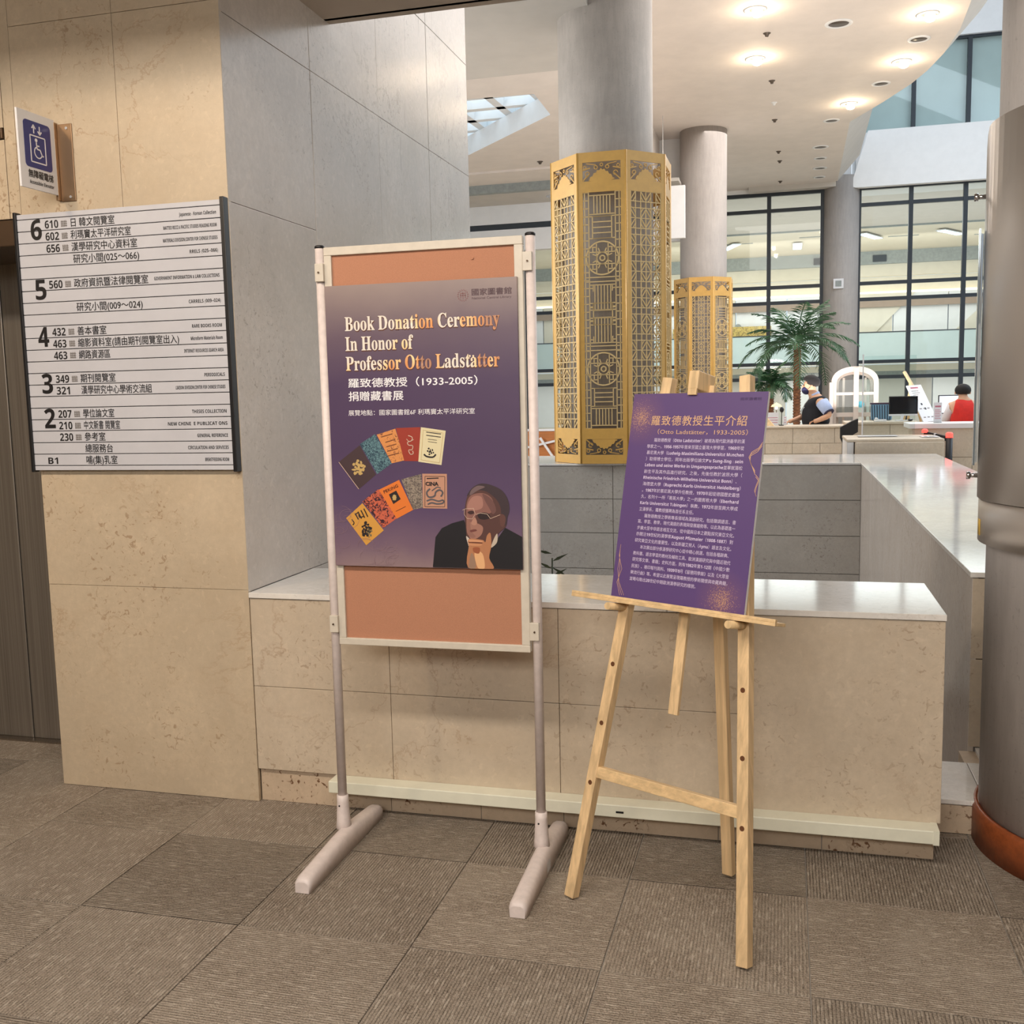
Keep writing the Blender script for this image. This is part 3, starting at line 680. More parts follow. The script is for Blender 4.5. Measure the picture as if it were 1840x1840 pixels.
face([(1300, 690), (1355, 650), (1420, 660), (1360, 690), (1290, 735)], 'hair_shine', (110, 90, 92))
face([(1360, 895), (1440, 890), (1470, 930), (1420, 950), (1370, 940)], 'eye_shade', (40, 24, 28))
face([(1268, 885), (1310, 870), (1325, 895), (1290, 905)], 'eye_shade2', (60, 36, 36))
face([(1300, 985), (1330, 930), (1352, 975), (1335, 1000)], 'nose_light', (176, 130, 112))
face([(1290, 1046), (1335, 1036), (1350, 1050), (1300, 1062)], 'mouth', (110, 60, 56))
poster_line([(1222, 868), (1250, 855), (1320, 850), (1335, 900), (1310, 945), (1262, 940), (1238, 905), (1240, 862)], .0011, M_PW)
poster_line([(1340, 905), (1380, 892), (1440, 900), (1470, 940), (1555, 905)], .0013, M_PW)
face([(1255, 1100), (1290, 1130), (1310, 1190), (1285, 1200)], 'collar', (200, 190, 180))
face([(1530, 1072), (1528, 1150), (1475, 1198), (1500, 1120)], 'collar2', (190, 176, 160))
face([(1280, 1180), (1275, 1378), (1495, 1388), (1460, 1290), (1478, 1180), (1470, 1070), (1440, 1090), (1425, 1150), (1400, 1130), (1290, 1120), (1270, 1150)], 'hand', (176, 120, 84))
face([(1300, 1250), (1280, 1378), (1340, 1380), (1330, 1290)], 'sleeve', (150, 120, 100))
face([(1330, 1240), (1400, 1250), (1420, 1380), (1360, 1380)], 'hand_light', (222, 172, 124))
face([(1285, 1128), (1395, 1136), (1390, 1150), (1290, 1148)], 'finger', (206, 150, 112))
face([(1282, 1160), (1390, 1165), (1380, 1182), (1290, 1180)], 'finger2', (198, 140, 100))
face([(1290, 1148), (1390, 1151), (1390, 1163), (1285, 1158)], 'finger_gap', (110, 62, 44))
face([(1318, 1200), (1375, 1200), (1370, 1250), (1325, 1240)], 'palm_shade', (150, 84, 54))
# ------------------------------------------------------------------ wooden easel
th = R(12); U = Vector((.8843, -.4669, 0)); Nn = Vector((.4669, .8843, 0))
V = Nn*math.sin(th)+Vector((0, 0, math.cos(th))); Wn = U.cross(V); M0 = Vector((-.347, 2.610, 0))
EX = Matrix(((U.x, V.x, Wn.x, M0.x), (U.y, V.y, Wn.y, M0.y), (U.z, V.z, Wn.z, M0.z), (0, 0, 0, 1)))
es = thing('easel', 'pale pine tripod easel holding the purple text board', 'easel', M0)
lw_, ld = .033, .030
def legl(v): return -.282+.137*v/1.519
def legr(v): return .283-.181*v/1.525
M_PINEL = wood('pine_leg_wood', (230, 198, 152))
for fn, b in ((legl, 0), (legr, 0)):
    MB().bar((fn(.008), .008, -.015), (fn(1.522), 1.522, -.015), lw_, ld, up=(0, 0, 1), bev=.002).build('leg', M_PINEL, es, EX)
inv = EX.inverted(); rb = inv @ Vector((-.153, 2.977, .012))
MB().bar(rb, (-.02, 1.46, -.05), .034, .024, bev=.002).build('leg', M_PINEL, es, EX)
MB().bar((legl(.378)+.014, .378, -.014), (legr(.378)-.014, .381, -.014), .024, .032, up=(0, 1, 0), bev=.0015).build('crossbar', M_PINEX, es, EX)
MB().bar((legl(1.42)+.012, 1.42, -.017), (legr(1.42)-.012, 1.42, -.017), .024, .034, up=(0, 1, 0), bev=.0015).build('crossbar', M_PINEX, es, EX)
MB().box(-.030, .000, .585, 1.50, -.032, -.020, .001).build('centre_slat', M_PINEL, es, EX)
MB().box(-.046, -.014, 1.478, 1.530, -.045, .042, .003).build('top_clamp', M_PINE, es, EX)
MB().box(-.044, -.016, 1.462, 1.480, .0345, .042, .001).build('clamp_lip', M_PINE, es, EX)
MB().box(-.356, .300, .869, .878, -.002, .055, .001).build('tray', M_PINEX, es, EX)
MB().box(-.356, .300, .878, .886, .044, .055, .001).build('tray_lip', M_PINEX, es, EX)
for fn in (legl, legr):
    MB().cyl((fn(.856), .857, -.032), (fn(.856), .857, .078), .0105, n=16).build('peg', M_PINE, es, EX)
    for v in (.345, .519, .691, .175 if False else 1.03):
        if v < .8: MB().cyl((fn(v), v, -.004), (fn(v), v, .0006), .0068, n=14).build('peg_hole', mat('peg_hole_brown', (96, 56, 26), .7), es, EX)
# board on the easel
M_BPUR = mat('purple_board_print', (104, 78, 136), .4); _t = NT(M_BPUR); _c = _t.coord(); _s = _t.n('ShaderNodeSeparateXYZ')
def spray(t, c, p, r, thr):
    vm = t.n('ShaderNodeVectorMath', operation='DISTANCE'); t.l(c, vm.inputs[0]); vm.inputs[1].default_value = p
    g = t.ramp(t.math('DIVIDE', vm.outputs['Value'], r), [(0, G1), (1, G0)])
    dots = t.noise(c, 420, 2, .5)
    hit = t.ramp(t.math('ADD', dots, t.math('MULTIPLY', g, .34)), [(thr, G0), (thr+.04, G1)])
    return hit, g
_p1 = EX @ Vector((-.195, 1.40, .036)); _p2 = EX @ Vector((.13, .915, .036))
_a, _ga = spray(_t, _c, _p1, .085, .80); _b, _gb = spray(_t, _c, _p2, .085, .80)
_base = _t.mix(_t.math('MULTIPLY', _ga, .45), lin((92, 70, 122)), lin((140, 100, 110)))
_base = _t.mix(_t.math('MULTIPLY', _gb, .45), _base, lin((140, 100, 110)))
_base = _t.mix(_t.math('MULTIPLY', _a, .75), _base, lin((206, 160, 120))); _base = _t.mix(_t.math('MULTIPLY', _b, .75), _base, lin((206, 160, 120)))
_t.l(_base, _t.b.inputs['Base Color'])
tb = thing('text_board', 'purple board of white biography text standing on the wooden easel', 'sign board', EX @ Vector((0, .88, .03)))
MB().box(-.2285, .1995, .8795, 1.4685, .0245, .0335).build('foam_core', M_SIGNW, tb, EX)
MB().box(-.2285, .1995, .8795, 1.4685, .0336, .0342).build('printed_face', M_BPUR, tb, EX)
H2 = homography([(1141.5, 707.5), (1386, 700), (1336.5, 1104.5), (1098, 1071.5)], [(-.2285, 1.4685), (.1995, 1.4685), (.1995, .8795), (-.2285, .8795)])
def bt(s, a, b, size, m, **k):
    u0, v0 = H2(1080+a[0]/3.832, 660+a[1]/3.832); u1, v1 = H2(1080+b[0]/3.832, 660+b[1]/3.832)
    return text(s, size, m, EX @ Matrix.Translation((u0, (v0+v1)/2, .0346)), tb, width=u1-u0, **k)
M_BT = mat('pale_lilac_print', (214, 200, 228), .5); M_BG = mat('board_gold_print', (214, 172, 134), .5)
bt('羅致德教授生平介紹', (348, 393), (1012, 386), .030, M_BG, spacing=1.1, fat=.0002)
bt(SERIF('').join([''])+'（Otto Ladstätter，1933-2005）', (362, 456), (985, 453), .0165, M_BG, res=2)
LN = ['羅致德教授（Otto Ladstätter）被視為現代歐洲最早的漢', '學家之一。1956-1957年曾來至國立臺灣大學學習，1960年從', '慕尼黑大學（Ludwig-Maximilians-Universität München', '）取得博士學位，同年出版學位論文P\'u Sung-ling : sein',
      'Leben und seine Werke in Umgangssprache並單就蒲松', '齡生平及其作品進行研究。之後，先後任教於波昂大學（', 'Rheinische Friedrich-Wilhelms-Universität Bonn）、', '海德堡大學（Ruprecht-Karls-Universität Heidelberg）',
      '。1967年於慕尼黑大學升任教授，1970年起從德國歷史最悠', '久，名列十一所「菁英大學」之一的圖賓根大學（Eberhard', 'Karls Universität Tübingen）執教，1972年旅至興大學成', '立漢學系，羅教授獲聘為首任系主任。',
      '羅致德教授之學術專長領域為漢語研究，包括聲調語言、書', '寫、學習、教學，現代漢語的表現與發展趨勢等。以此為基礎進一', '步擴大至中非語言相互交流，從中國與日本之觀點探究東亞文化。', '亦關注19世紀的漢學家August Pfizmaier（1808-1887）對', '研究東亞文化的重要性，以及新疆艾努人（Äynu）語言及文化。',
      '本次展出部分係漢學研究中心從中精心挑選，包括各種辭典、', '教科書、語言學習的教材及輔助工具、歐洲漢語研究與中國近現代', '研究等文章、書籍；史料方面，則有1982年第1-12期《中國少數', '民族》、複印報刊資料、1939年9月《留德同學錄》以及《大眾音', '樂流行曲》等。希望以此展覽呈現羅教授的學術關懷與收藏典籍，', '並略勾勒出20世紀中期歐洲漢學研究的樣貌。']
LP = [(370, 510, 1000, 512), (320, 555, 995, 557), (318, 597, 992, 604), (312, 640, 986, 650), (305, 680, 980, 697), (300, 725, 980, 745), (293, 768, 940, 787), (290, 810, 968, 836), (285, 852, 960, 885), (278, 895, 952, 932), (270, 938, 945, 978), (265, 983, 640, 1003),
      (300, 1028, 932, 1072), (255, 1067, 928, 1112), (250, 1110, 920, 1160), (243, 1152, 912, 1205), (235, 1195, 900, 1252), (270, 1240, 880, 1300), (222, 1285, 893, 1345), (217, 1325, 887, 1393), (210, 1370, 880, 1440), (203, 1412, 870, 1487), (197, 1455, 650, 1508)]
for s, p in zip(LN, LP): bt(SANSB(s), p[:2], p[2:], .0118, M_BT, res=2)
bt('國家圖書館', (972, 216), (1120, 212), .0085, mat('board_dark_print', (66, 48, 92), .5), res=2)
def wavy(P, w=.0012):
    q = MB(); Q = [H2(1080+a/3.832, 660+b/3.832) for a, b in P]
    for a, b in zip(Q, Q[1:]): q.bar((a[0], a[1], .0347), (b[0], b[1], .0347), w, .0002, up=(0, 0, 1))
    q.build('printed_wave', M_BG, tb, EX)
for d in (0, 12, 26): wavy([(1128-d*.2, 505+d), (1100-d*.3, 545+d), (1050-d*.3, 575+d), (1030+d*.3, 610+d), (1045+d*.4, 660+d), (1072, 705+d)])
for d in (0, 14): wavy([(1075, 730+d), (1098, 760+d), (1080, 800+d), (1066+d*.3, 840+d), (1078, 880)])
for d in (0, 14, 28): wavy([(140-d*.3, 1215+d*2), (128+d*.2, 1290), (146-d, 1380), (112+d*.5, 1470), (130+d, 1560)], .0009)
# ------------------------------------------------------------------ columns
def column(name, c, r, z0, z1, m, label):
    o = MB().lathe([(0, z0), (r, z0), (r, z1), (0, z1)], (c[0], c[1], 0), 64).build(name, m)
    for f in o.data.polygons: f.use_smooth = abs(f.normal.z) < .5
    return tag(o, label, 'column', kind='structure')
column('column', (-1.72, 10.22), .455, .773, 6.5, M_COLUMN, 'round grey plaster column rising inside the larger gold lattice lantern')
column('column', (-1.6, 20.9), .452, 0, 6.5, M_COLB, 'round pale column rising inside the smaller gold lattice lantern')
column('column', (1.288, 27.35), .43, 0, 6.6, M_COLB, 'round grey column between the two tall window bays')
CC = (1.035, 3.415)
cn = column('column', CC, .425, 0, 3.6, M_COLN, 'big round column at the edge of the lobby wrapped in a steel panel')
bb = MB().lathe([(.427, 0), (.445, 0), (.445, .105), (.437, .118), (.427, .118), (.427, 0)], (CC[0], CC[1], 0), 64).build('baseboard_column', M_RED)
tag(bb, 'curved red-brown wooden baseboard around the near column', 'baseboard', kind='structure')
wr = thing('steel_panel', 'curved stainless steel information panel wrapped around the near column', 'wall panel', (CC[0], CC[1], .95))
def arc_sheet(r0, r1, a0, a1, z0, z1, n=40, cut=None):
    q = MB(); rings = []
    for k in range(n+1):
        a = R(a0+(a1-a0)*k/n); zt = z1 if cut is None else z1-cut(k/n)
        rings.append([q.bm.verts.new((CC[0]+r*math.cos(a), CC[1]+r*math.sin(a), z)) for r, z in ((r0, z0), (r1, z0), (r1, zt), (r0, zt))])
    for A, B in zip(rings, rings[1:]):
        for k in range(4):
            f = q.bm.faces.new((A[k], A[(k+1) % 4], B[(k+1) % 4], B[k])); f.smooth = k in (1, 3)
    q.bm.faces.new(rings[0]); q.bm.faces.new(rings[-1][::-1]); return q
M_WRAP = mat('satin_steel_wrap', (204, 196, 188), .36, .7)
arc_sheet(.452, .456, 167, 330, 1.10, 2.215, cut=lambda t: .10*max(0, 1-t*11)**2).build('curved_sheet', M_WRAP, wr)
arc_sheet(.446, .451, 165, 332, .965, 1.098).build('lower_sheet', M_WRAP, wr)
arc_sheet(.468, .472, 158, 177, 1.20, 1.92, 12).build('clear_plate', mat('tinted_plate', (120, 132, 140), .1, .2), wr)
for z in (1.165, 2.02):
    a = R(171); d = Vector((math.cos(a), math.sin(a), 0)); p = Vector((CC[0], CC[1], z))
    MB().cyl(p+d*.455, p+d*.482, .007, n=14).cyl(p+d*.476, p+d*.488, .012, n=16).build('standoff', M_CHROME, wr)
arc_sheet(.4515, .4525, 176, 181, .985, 1.035, 4).build('yellow_sticker', mat('sticker_yellow', (214, 176, 70), .5), wr)
# ------------------------------------------------------------------ gold lattice lanterns
PH = 2.88; PW = .4515
def stroke(q, a, b, w, d=.008, y=0): q.bar((a[0], y, a[1]), (b[0], y, b[1]), w, d, up=(0, 1, 0))
def ring2(q, c, r, w, n=28, a0=0, a1=360, d=.008):
    P = [(c[0]+r*math.cos(R(a0+(a1-a0)*k/n)), c[1]+r*math.sin(R(a0+(a1-a0)*k/n))) for k in range(n+1)]
    for a, b in zip(P, P[1:]): stroke(q, a, b, w, d)
def lattice_frame():
    q = MB(); h = PW/2
    for x in (-1, 1): q.box(min(x*h, x*(h-.048)), max(x*h, x*(h-.048)), -.006, .006, 0, PH)
    for a, b in ((0, .085), (.235, .335), (2.52, 2.62), (2.79, PH)): q.box(-h+.048, h-.048, -.0058, .0058, a, b)
    return q
def scroll(z0, z1, flip):
    q = MB(); h = PW/2-.048; zc = (z0+z1)/2; H = z1-z0
    n = 26; P = []
    for k in range(n+1):   # scalloped cloud plate
        x = -h*.98+2*h*.98*k/n; t = abs(x)/h
        y = (.5-.62*(1-t**1.6))+.05*math.sin(k*1.9)
        P.append((x, zc+(y if not flip else -y)*H))
    e = z1 if not flip else z0
    far = [(h, e), (-h, e)]
    # plate fills the middle, corners stay open
    top = [(h*.45, e), (-h*.45, e)]
    if True: q.prism([(x, -.004, z) for x, z in [(-h*.5, e)]+[(p[0]*.72, zc+(p[1]-zc)*1.0) for p in P]+[(h*.5, e)]], (0, .008, 0))
    s = -1 if flip else 1
    for sx in (-1, 1):
        c = (sx*h*.74, zc+s*H*.12); ring2(q, c, .020, .008, 10, 0, 300); ring2(q, (sx*h*.88, zc-s*H*.25), .014, .007, 8)
        stroke(q, (sx*h, zc+s*H*.48), (sx*h*.62, zc+s*H*.1), .010); stroke(q, (sx*h*.99, zc-s*H*.1), (sx*h*.6, zc-s*H*.2), .010)
        ring2(q, (sx*h*.3, zc-s*H*.22), .016, .008, 9); stroke(q, (sx*h*.3, zc-s*H*.35), (sx*h*.8, zc-s*H*.44), .007)
    ring2(q, (0, zc-s*H*.34), .013, .008, 9)
    return q
LZ0, LZ1 = .335, 2.52; LH = PW/2-.048
def pattern_coin():
    q = MB(); a = LH; nrow = 9; ch = (LZ1-LZ0)/nrow; w = .0085
    for i in range(2):
        x0 = -LH+i*a; cx = x0+a/2
        for s in (-.17, .17): stroke(q, (cx+s*a, LZ0), (cx+s*a, LZ1), w)
        for j in range(nrow):
            z0 = LZ0+j*ch; cz = z0+ch/2
            for s in (-.12, .12): stroke(q, (x0, cz+s*ch), (x0+a, cz+s*ch), w)
            stroke(q, (cx-a*.17, z0), (cx+a*.17, z0), w)
            for sx, sz in ((1, 1), (1, -1), (-1, 1), (-1, -1)):
                stroke(q, (cx+sx*a*.17, cz+sz*ch*.5), (cx+sx*a*.5, cz+sz*ch*.17), w*1.1)
                stroke(q, (cx+sx*a*.17, cz+sz*ch*.30), (cx+sx*a*.34, cz+sz*ch*.12), w)
    for x in (-LH+.004, 0, LH-.004): stroke(q, (x, LZ0), (x, LZ1), w)
    for j in range(nrow+1): stroke(q, (-LH, LZ0+j*ch), (LH, LZ0+j*ch), w*.9)
    return q
def pattern_medallion():
    q = MB(); w = .009
    for x in (-.162, -.125, .125, .162): stroke(q, (x, LZ0), (x, LZ1), w)
    z = LZ0
    while z < LZ1:
        for s in (-1, 1): stroke(q, (s*LH, z), (s*.125, z), w)
        z += .0728
    mids = (LZ0+.56, LZ1-.60)
    for c in mids:
        ring2(q, (0, c), .152, .013, 30)
        for x in (-.055, .055): stroke(q, (x, c-.14), (x, c+.14), w); stroke(q, (-.14, c+x), (.14, c+x), w)
        ring2(q, (0, c), .055, .012, 14); ring2(q, (0, c), .024, .012, 10)
        for k in range(8): a = R(45*k+22.5); stroke(q, (.06*math.cos(a), c+.06*math.sin(a)), (.10*math.cos(a), c+.10*math.sin(a)), w)
        for s in (-1, 1):
            for t in (-1, 1): stroke(q, (s*.09, c+t*.06), (s*.09, c+t*.10), w); stroke(q, (s*.055, c+t*.10), (s*.10, c+t*.10), w)
    def bars_v(a, b):
        for x in (-.075, -.045, -.015, .015, .045, .075): stroke(q, (x, a), (x, b), w*.9)
        for z_ in (a, b): stroke(q, (-.125, z_), (.125, z_), w)
    def bars_h(a, b, n=5):
        for k in range(n+1): z_ = a+(b-a)*k/n; stroke(q, (-.09, z_), (.09, z_), w)
        for x in (-.09, .09): stroke(q, (x, a), (x, b), w)
        for z_ in (a, b): stroke(q, (-.125, z_), (.125, z_), w)
    bars_v(LZ0+.03, LZ0+.19); bars_h(LZ0+.21, LZ0+.38, 4); bars_h(LZ1-.42, LZ1-.22, 4); bars_v(LZ1-.20, LZ1-.03)
    m0, m1 = mids[0]+.175, mids[1]-.175
    for z_ in (m0, m0+.04, m1-.04, m1): stroke(q, (-.162, z_), (.162, z_), w)
    bars_h(m0+.06, m0+.30, 5) if False else bars_v(m0+.07, m0+.30)
    k = (m0+m1)/2; bars_h(k-.10, k+.10, 3); bars_v(m1-.30, m1-.07)
    for s in (-1, 1):
        for z_ in (m0+.10, m0+.27, k-.06, k+.06, m1-.27, m1-.10):
            stroke(q, (s*.125, z_), (s*.09, z_), w); stroke(q, (s*.09, z_-.03), (s*.09, z_+.03), w)
    return q
def make_lantern(c, z0, first, label):
    t = thing('lattice_lantern', label, 'lantern', (c[0], c[1], z0))
    ap = PW/2/math.tan(R(22.5))
    src = {}
    for k in range(8):
        ang = R(45*k); kind = (k+first) % 2
        xf = Matrix.Translation((c[0], c[1], z0)) @ Matrix.Rotation(ang, 4, 'Z') @ Matrix.Translation((0, -ap, 0))
        if kind not in LAT:
            f = lattice_frame().build('f', M_GOLD); l = (pattern_coin() if kind == 0 else pattern_medallion()).build('l', M_GOLD2)
            s1 = scroll(2.62, 2.79, True).build('s', M_GOLD); s2 = scroll(.085, .235, False).build('s', M_GOLD)
            LAT[kind] = [x.data for x in (f, l, s1, s2)]
            for x in (f, l, s1, s2): bpy.data.objects.remove(x)
        fr = bpy.data.objects.new('lattice_panel', LAT[kind][0]); COL.objects.link(fr)
        adopt(fr, t); fr.matrix_basis = xf
        for nm, me in zip(('lattice', 'scroll_ornament', 'scroll_ornament'), LAT[kind][1:]):
            o = bpy.data.objects.new(nm, me); COL.objects.link(o); o.parent = fr
            if nm == 'lattice': o['kind'] = 'stuff'
        a = R(45*k-22.5-90); rr = ap/math.cos(R(22.5)); p = (c[0]+rr*math.cos(a), c[1]+rr*math.sin(a))
        MB().cyl((p[0], p[1], z0), (p[0], p[1], z0+PH), .011, n=8).build('corner_bead', M_GOLD, t)
    return t
LAT = {}
make_lantern((-1.665, 10.18), .776, 1, 'larger gold octagonal lattice lantern around the column on the planter ledge')
make_lantern((-1.6, 20.9), .74, 0, 'smaller gold octagonal lattice lantern around the farther column')
MB().lathe([(.47, 0), (.62, 0), (.62, .738), (.47, .738), (.47, 0)], (-1.6, 20.9, 0), 8).build('lantern_base', M_DESK)
tag(bpy.data.objects['lantern_base'], 'stone plinth under the smaller gold lattice lantern', 'plinth', kind='structure')
# ------------------------------------------------------------------ atrium ceilings
inner = [(-2.5, 4.3), (1.2, 4.3), (1.75, 8), (2.1, 12), (2.30, 15.17), (2.335, 16.3), (2.266, 17.39), (2.134, 18.22), (1.968, 18.9), (1.608, 19.92), (1.123, 21.13), (1.166, 26.9), (.86, 26.95), (.80, 27.4), (-2.0, 27.4), (-2.0, 21.45), (-2.5, 21.45)]
cm = thing('ceiling_middle', 'white hall ceiling with a sweeping curved edge and downlights', 'ceiling', kind='structure')
MB().prism([(x, y, 6.45) for x, y in inner], (0, 0, .06)).build('ceiling_board', M_CEIL, cm)
edge = inner[1:12]; q = MB(); rings = []
for i, (x, y) in enumerate(edge):
    a = Vector(edge[max(i-1, 0)]); b = Vector(edge[min(i+1, len(edge)-1)]); d = (b-a).normalized(); n = Vector((d.y, -d.x))
    n = n if n.x > 0 else -n
    rings.append([q.bm.verts.new(p) for p in ((x, y, 6.45), (x+n.x*.5, y+n.y*.5, 7.02), (x+n.x*.5, y+n.y*.5, 7.6), (x, y, 7.6))])
for A, B in zip(rings, rings[1:]):
    for k in range(3): q.bm.faces.new((A[k], A[k+1], B[k+1], B[k]))
q.build('edge_fascia', M_CEIL2, cm)
MB().box(-2.6, -2.5, 11.55, 21.45, 5.6, 6.52).build('side_fascia', M_CEIL, cm)
MB().box(-.95, 1.13, 26.9, 27.2, 6.33, 6.47).build('window_head_trim', M_CEIL2, cm)
cl = thing('ceiling_left', 'grey soffit and stepped ceiling left of the large column', 'ceiling', kind='structure')
MB().box(-9, -1.8, 6.2, 11.55, 5.0, 6.9).build('soffit', M_CEIL2, cl)
hole = [(-5.4, 14.30), (-3.44, 14.42), (-3.44, 15.53), (-6.6, 18.95), (-7.6, 18.95)]
hole = [(-6.3, 14.2), (-3.425, 14.42), (-3.446, 15.53), (-5.60, 17.83), (-6.6, 17.83)]
q = MB(); V_ = lambda L, z: [q.bm.verts.new((x, y, z)) for x, y in L]
oo = V_([(-9, 11.5), (-2.55, 11.5), (-2.55, 18.95), (-9, 18.95)], 5.6); hh = V_(hole, 5.6)
es_ = [q.bm.edges.new((L[i], L[(i+1) % len(L)])) for L in (oo, hh) for i in range(len(L))]
bmesh.ops.triangle_fill(q.bm, use_beauty=True, edges=es_)
q.build('ceiling_board', M_CEIL, cl)
q = MB()
for a, b in zip(hole, hole[1:]+hole[:1]): q.poly([(a[0], a[1], 5.6), (b[0], b[1], 5.6), (b[0], b[1], 5.92), (a[0], a[1], 5.92)])
q.build('skylight_shaft', M_WHITE, cl)
MB().box(-9, -2.5, 18.95, 19.95, 5.56, 5.62).build('ceiling_board', M_CEIL, cl)
MB().box(-9, -2.5, 19.95, 20.1, 5.40, 5.62).build('beam', M_GREYB, cl)
MB().box(-9, -2.0, 20.1, 21.3, 5.40, 5.46).build('ceiling_board', M_CEIL2, cl)
bf = thing('wall_balcony', 'white balcony band with a dark rail under the stepped ceiling', 'wall', kind='structure')
MB().box(-9, -2.0, 21.3, 21.5, 5.02, 5.56).build('upper_band', M_WHITE, bf)
MB().box(-9, -2.0, 21.32, 21.5, 4.90, 5.02).build('dark_rail', M_MULL, bf)
MB().box(-9, -2.0, 21.3, 21.5, 4.46, 4.90).build('lower_band', M_WHITE, bf)
MB().box(-9, -2.0, 21.3, 27.3, 5.56, 7).build('slab', M_WHITE, bf)
sk = thing('skylight', 'white coffered skylight grid glowing with daylight in the left ceiling', 'skylight')
for k in range(7):
    MB().box(-7.2, -3.0, 14.3+k*.62-.07, 14.3+k*.62+.07, 5.94, 6.12).build('beam', M_WHITE, sk)
for k in range(6):
    x = -6.6+k*.7; MB().bar((x, 14.0, 6.03), (x+.25, 18.6, 6.03), .14, .18).build('beam', M_WHITE, sk)
MB().box(-7.2, -3.0, 14.0, 18.6, 6.14, 6.15).build('glazing', mat('skylight_panel', (214, 236, 250), .4, emis=1.25), sk)
# downlights
M_GLOW = mat('lamp_glow', (255, 226, 180), .4, emis=26); M_GLOWW = mat('cool_lamp_glow', (240, 245, 255), .4, emis=6)
M_RECESS = mat('lamp_recess', (92, 82, 74), .35, .4)
def downlight(x, y, z, lit, label, r=.15, group=None):
    t = thing('downlight', label, 'ceiling light', (x, y, z), group)
    MB().lathe([(r*.72, z-.001), (r*.76, z-.018), (r, z-.010), (r, z-.001)], (x, y, 0), 28).build('trim_ring', M_WHITE if lit < 2 else M_CHROME, t)
    if lit:
        MB().ellip((x+.03, y-.02, z-.062), (.075, .075, .05), 14).build('bulb', M_GLOW if lit == 1 else M_GLOWW, t)
        MB().lathe([(.085, z-.002), (.08, z-.04), (.074, z-.04), (.078, z-.002)], (x+.03, y, 0), 20).build('holder', M_WHITE, t)
    else:
        MB().lathe([(0, z-.0015), (r*.72, z-.0015), (r*.72, z-.006), (0, z-.006)], (x, y, 0), 24).build('reflector', M_RECESS, t)
    return t
lit = [(-.44, 14.61, 'near the large column at the top edge'), (-.50, 16.69, 'second out from the large column'), (1.81, 15.53, 'nearest the top of the curved edge'), (1.684, 17.57, 'the brightest, beside the curved edge'), (1.03, 19.79, 'the farthest one lit')]
for x, y, s in lit:
    downlight(x, y, 6.45, 1, 'lit warm downlight in the white ceiling, '+s)
    l = bpy.data.lights.new('downlight_lamp', 'POINT'); l.energy = 20; l.color = (1, .80, .55); l.shadow_soft_size = .05
    o = bpy.data.objects.new('downlight_lamp', l); COL.objects.link(o); o.location = (x+.03, y-.02, 6.33)
for x, y, s, r in ((.658, 15.515, 'with wide white rings between two lit ones', .19), (1.817, 16.56, 'by the curved edge between two lit ones', .16), (1.478, 18.7, 'by the curved edge before the farthest lit one', .15), (.78, 20.9, 'just beyond the farthest lit one', .15),
                (.645, 23.05, 'first of the four in a row beyond the curve', .17), (.679, 24.14, 'second of the four in a row beyond the curve', .14), (.699, 25.2, 'third of the four in a row beyond the curve', .16), (.718, 26.24, 'last of the four in a row, by the window', .14)):
    downlight(x, y, 6.45, 0, 'unlit downlight in the white ceiling, '+s, r)
downlight(-4.55, 20.7, 5.40, 2, 'lit cool downlight in the stepped ceiling above the balcony band', .16)
for i, (x, y, z, s) in enumerate([(-.307, 15.6, 6.45, 'nearest the lit downlights'), (-.269, 17.94, 6.45, 'between the two columns'), (-.248, 19.27, 6.45, 'larger, with a pale disc'), (-.252, 20.47, 6.45, 'in front of the smaller column'), (-.2, 23.15, 6.45, 'just beyond the smaller column'), (-.182, 24.1, 6.45, 'next beyond the smaller column'), (-.183, 26.4, 6.45, 'closest to the far window'), (-4.31, 18.5, 5.6, 'left ceiling by the large lantern'), (-5.9, 18.4, 5.6, 'left ceiling under the skylight')]):
    o = MB().lathe([(0, z-.05), (.022, z-.048), (.03, z-.02), (.05, z-.008), (.055, z-.001)], (x, y, 0), 18).build('smoke_detector', M_WHITE if i == 2 else M_RECESS)
    tag(o, 'small ceiling detector, '+s, 'smoke detector')
ra = MB().box(13, 13.2, 3.97, 52, 0, 5).build('wall_hall', M_WHITE); tag(ra, 'plain white side wall of the reading hall', 'wall', kind='structure')
la = MB().box(-14.2, -14, 3.97, 52, 0, 5).build('wall_hall', M_WHITE); tag(la, 'plain white side wall at the far left of the reading hall', 'wall', kind='structure')
# hanging white panel
o = MB().box(-2.235, -1.82, 19.45, 19.53, 4.245, 5.19, .006).build('hanging_panel', M_WHITE)
tag(o, 'plain white board hanging behind the large lantern beside the farther column', 'hanging board')
for x in (-2.225,): MB().cyl((x, 19.49, 5.18), (x, 19.49, 6.45 if x > -2.0 else 6.45), .006, n=8).build('hanger', M_WHITE, o)
# ------------------------------------------------------------------ far windows
def window(name, xs, zs, y, label, w=.10, glassm=M_GLASS, hw=.085):
    t = thing(name, label, 'window', kind='structure')
    for x in xs: MB().box(x-w/2, x+w/2, y-.06, y+.06, zs[0], zs[-1]+.05).build('mullion', M_MULL, t)
    for z in zs: MB().box(xs[0], xs[-1], y-.05, y+.05, z-hw/2, z+hw/2).build('transom', M_MULL, t)
    for a, b in zip(xs, xs[1:]):
        for c, d in zip(zs, zs[1:]): MB().box(a+w/2, b-w/2, y-.004, y+.004, c+hw/2, d-hw/2).build('pane', glassm, t)
    return t
ZW = [0.05, 1.69, 2.07, 3.61, 4.0, 5.90, 6.30]
window('window_1', [-9.4, -8.13, -6.85, -5.57, -4.29, -3.01, -1.73, -.455, .84], ZW, 27.3, 'tall dark-framed window bay left of the far round column')
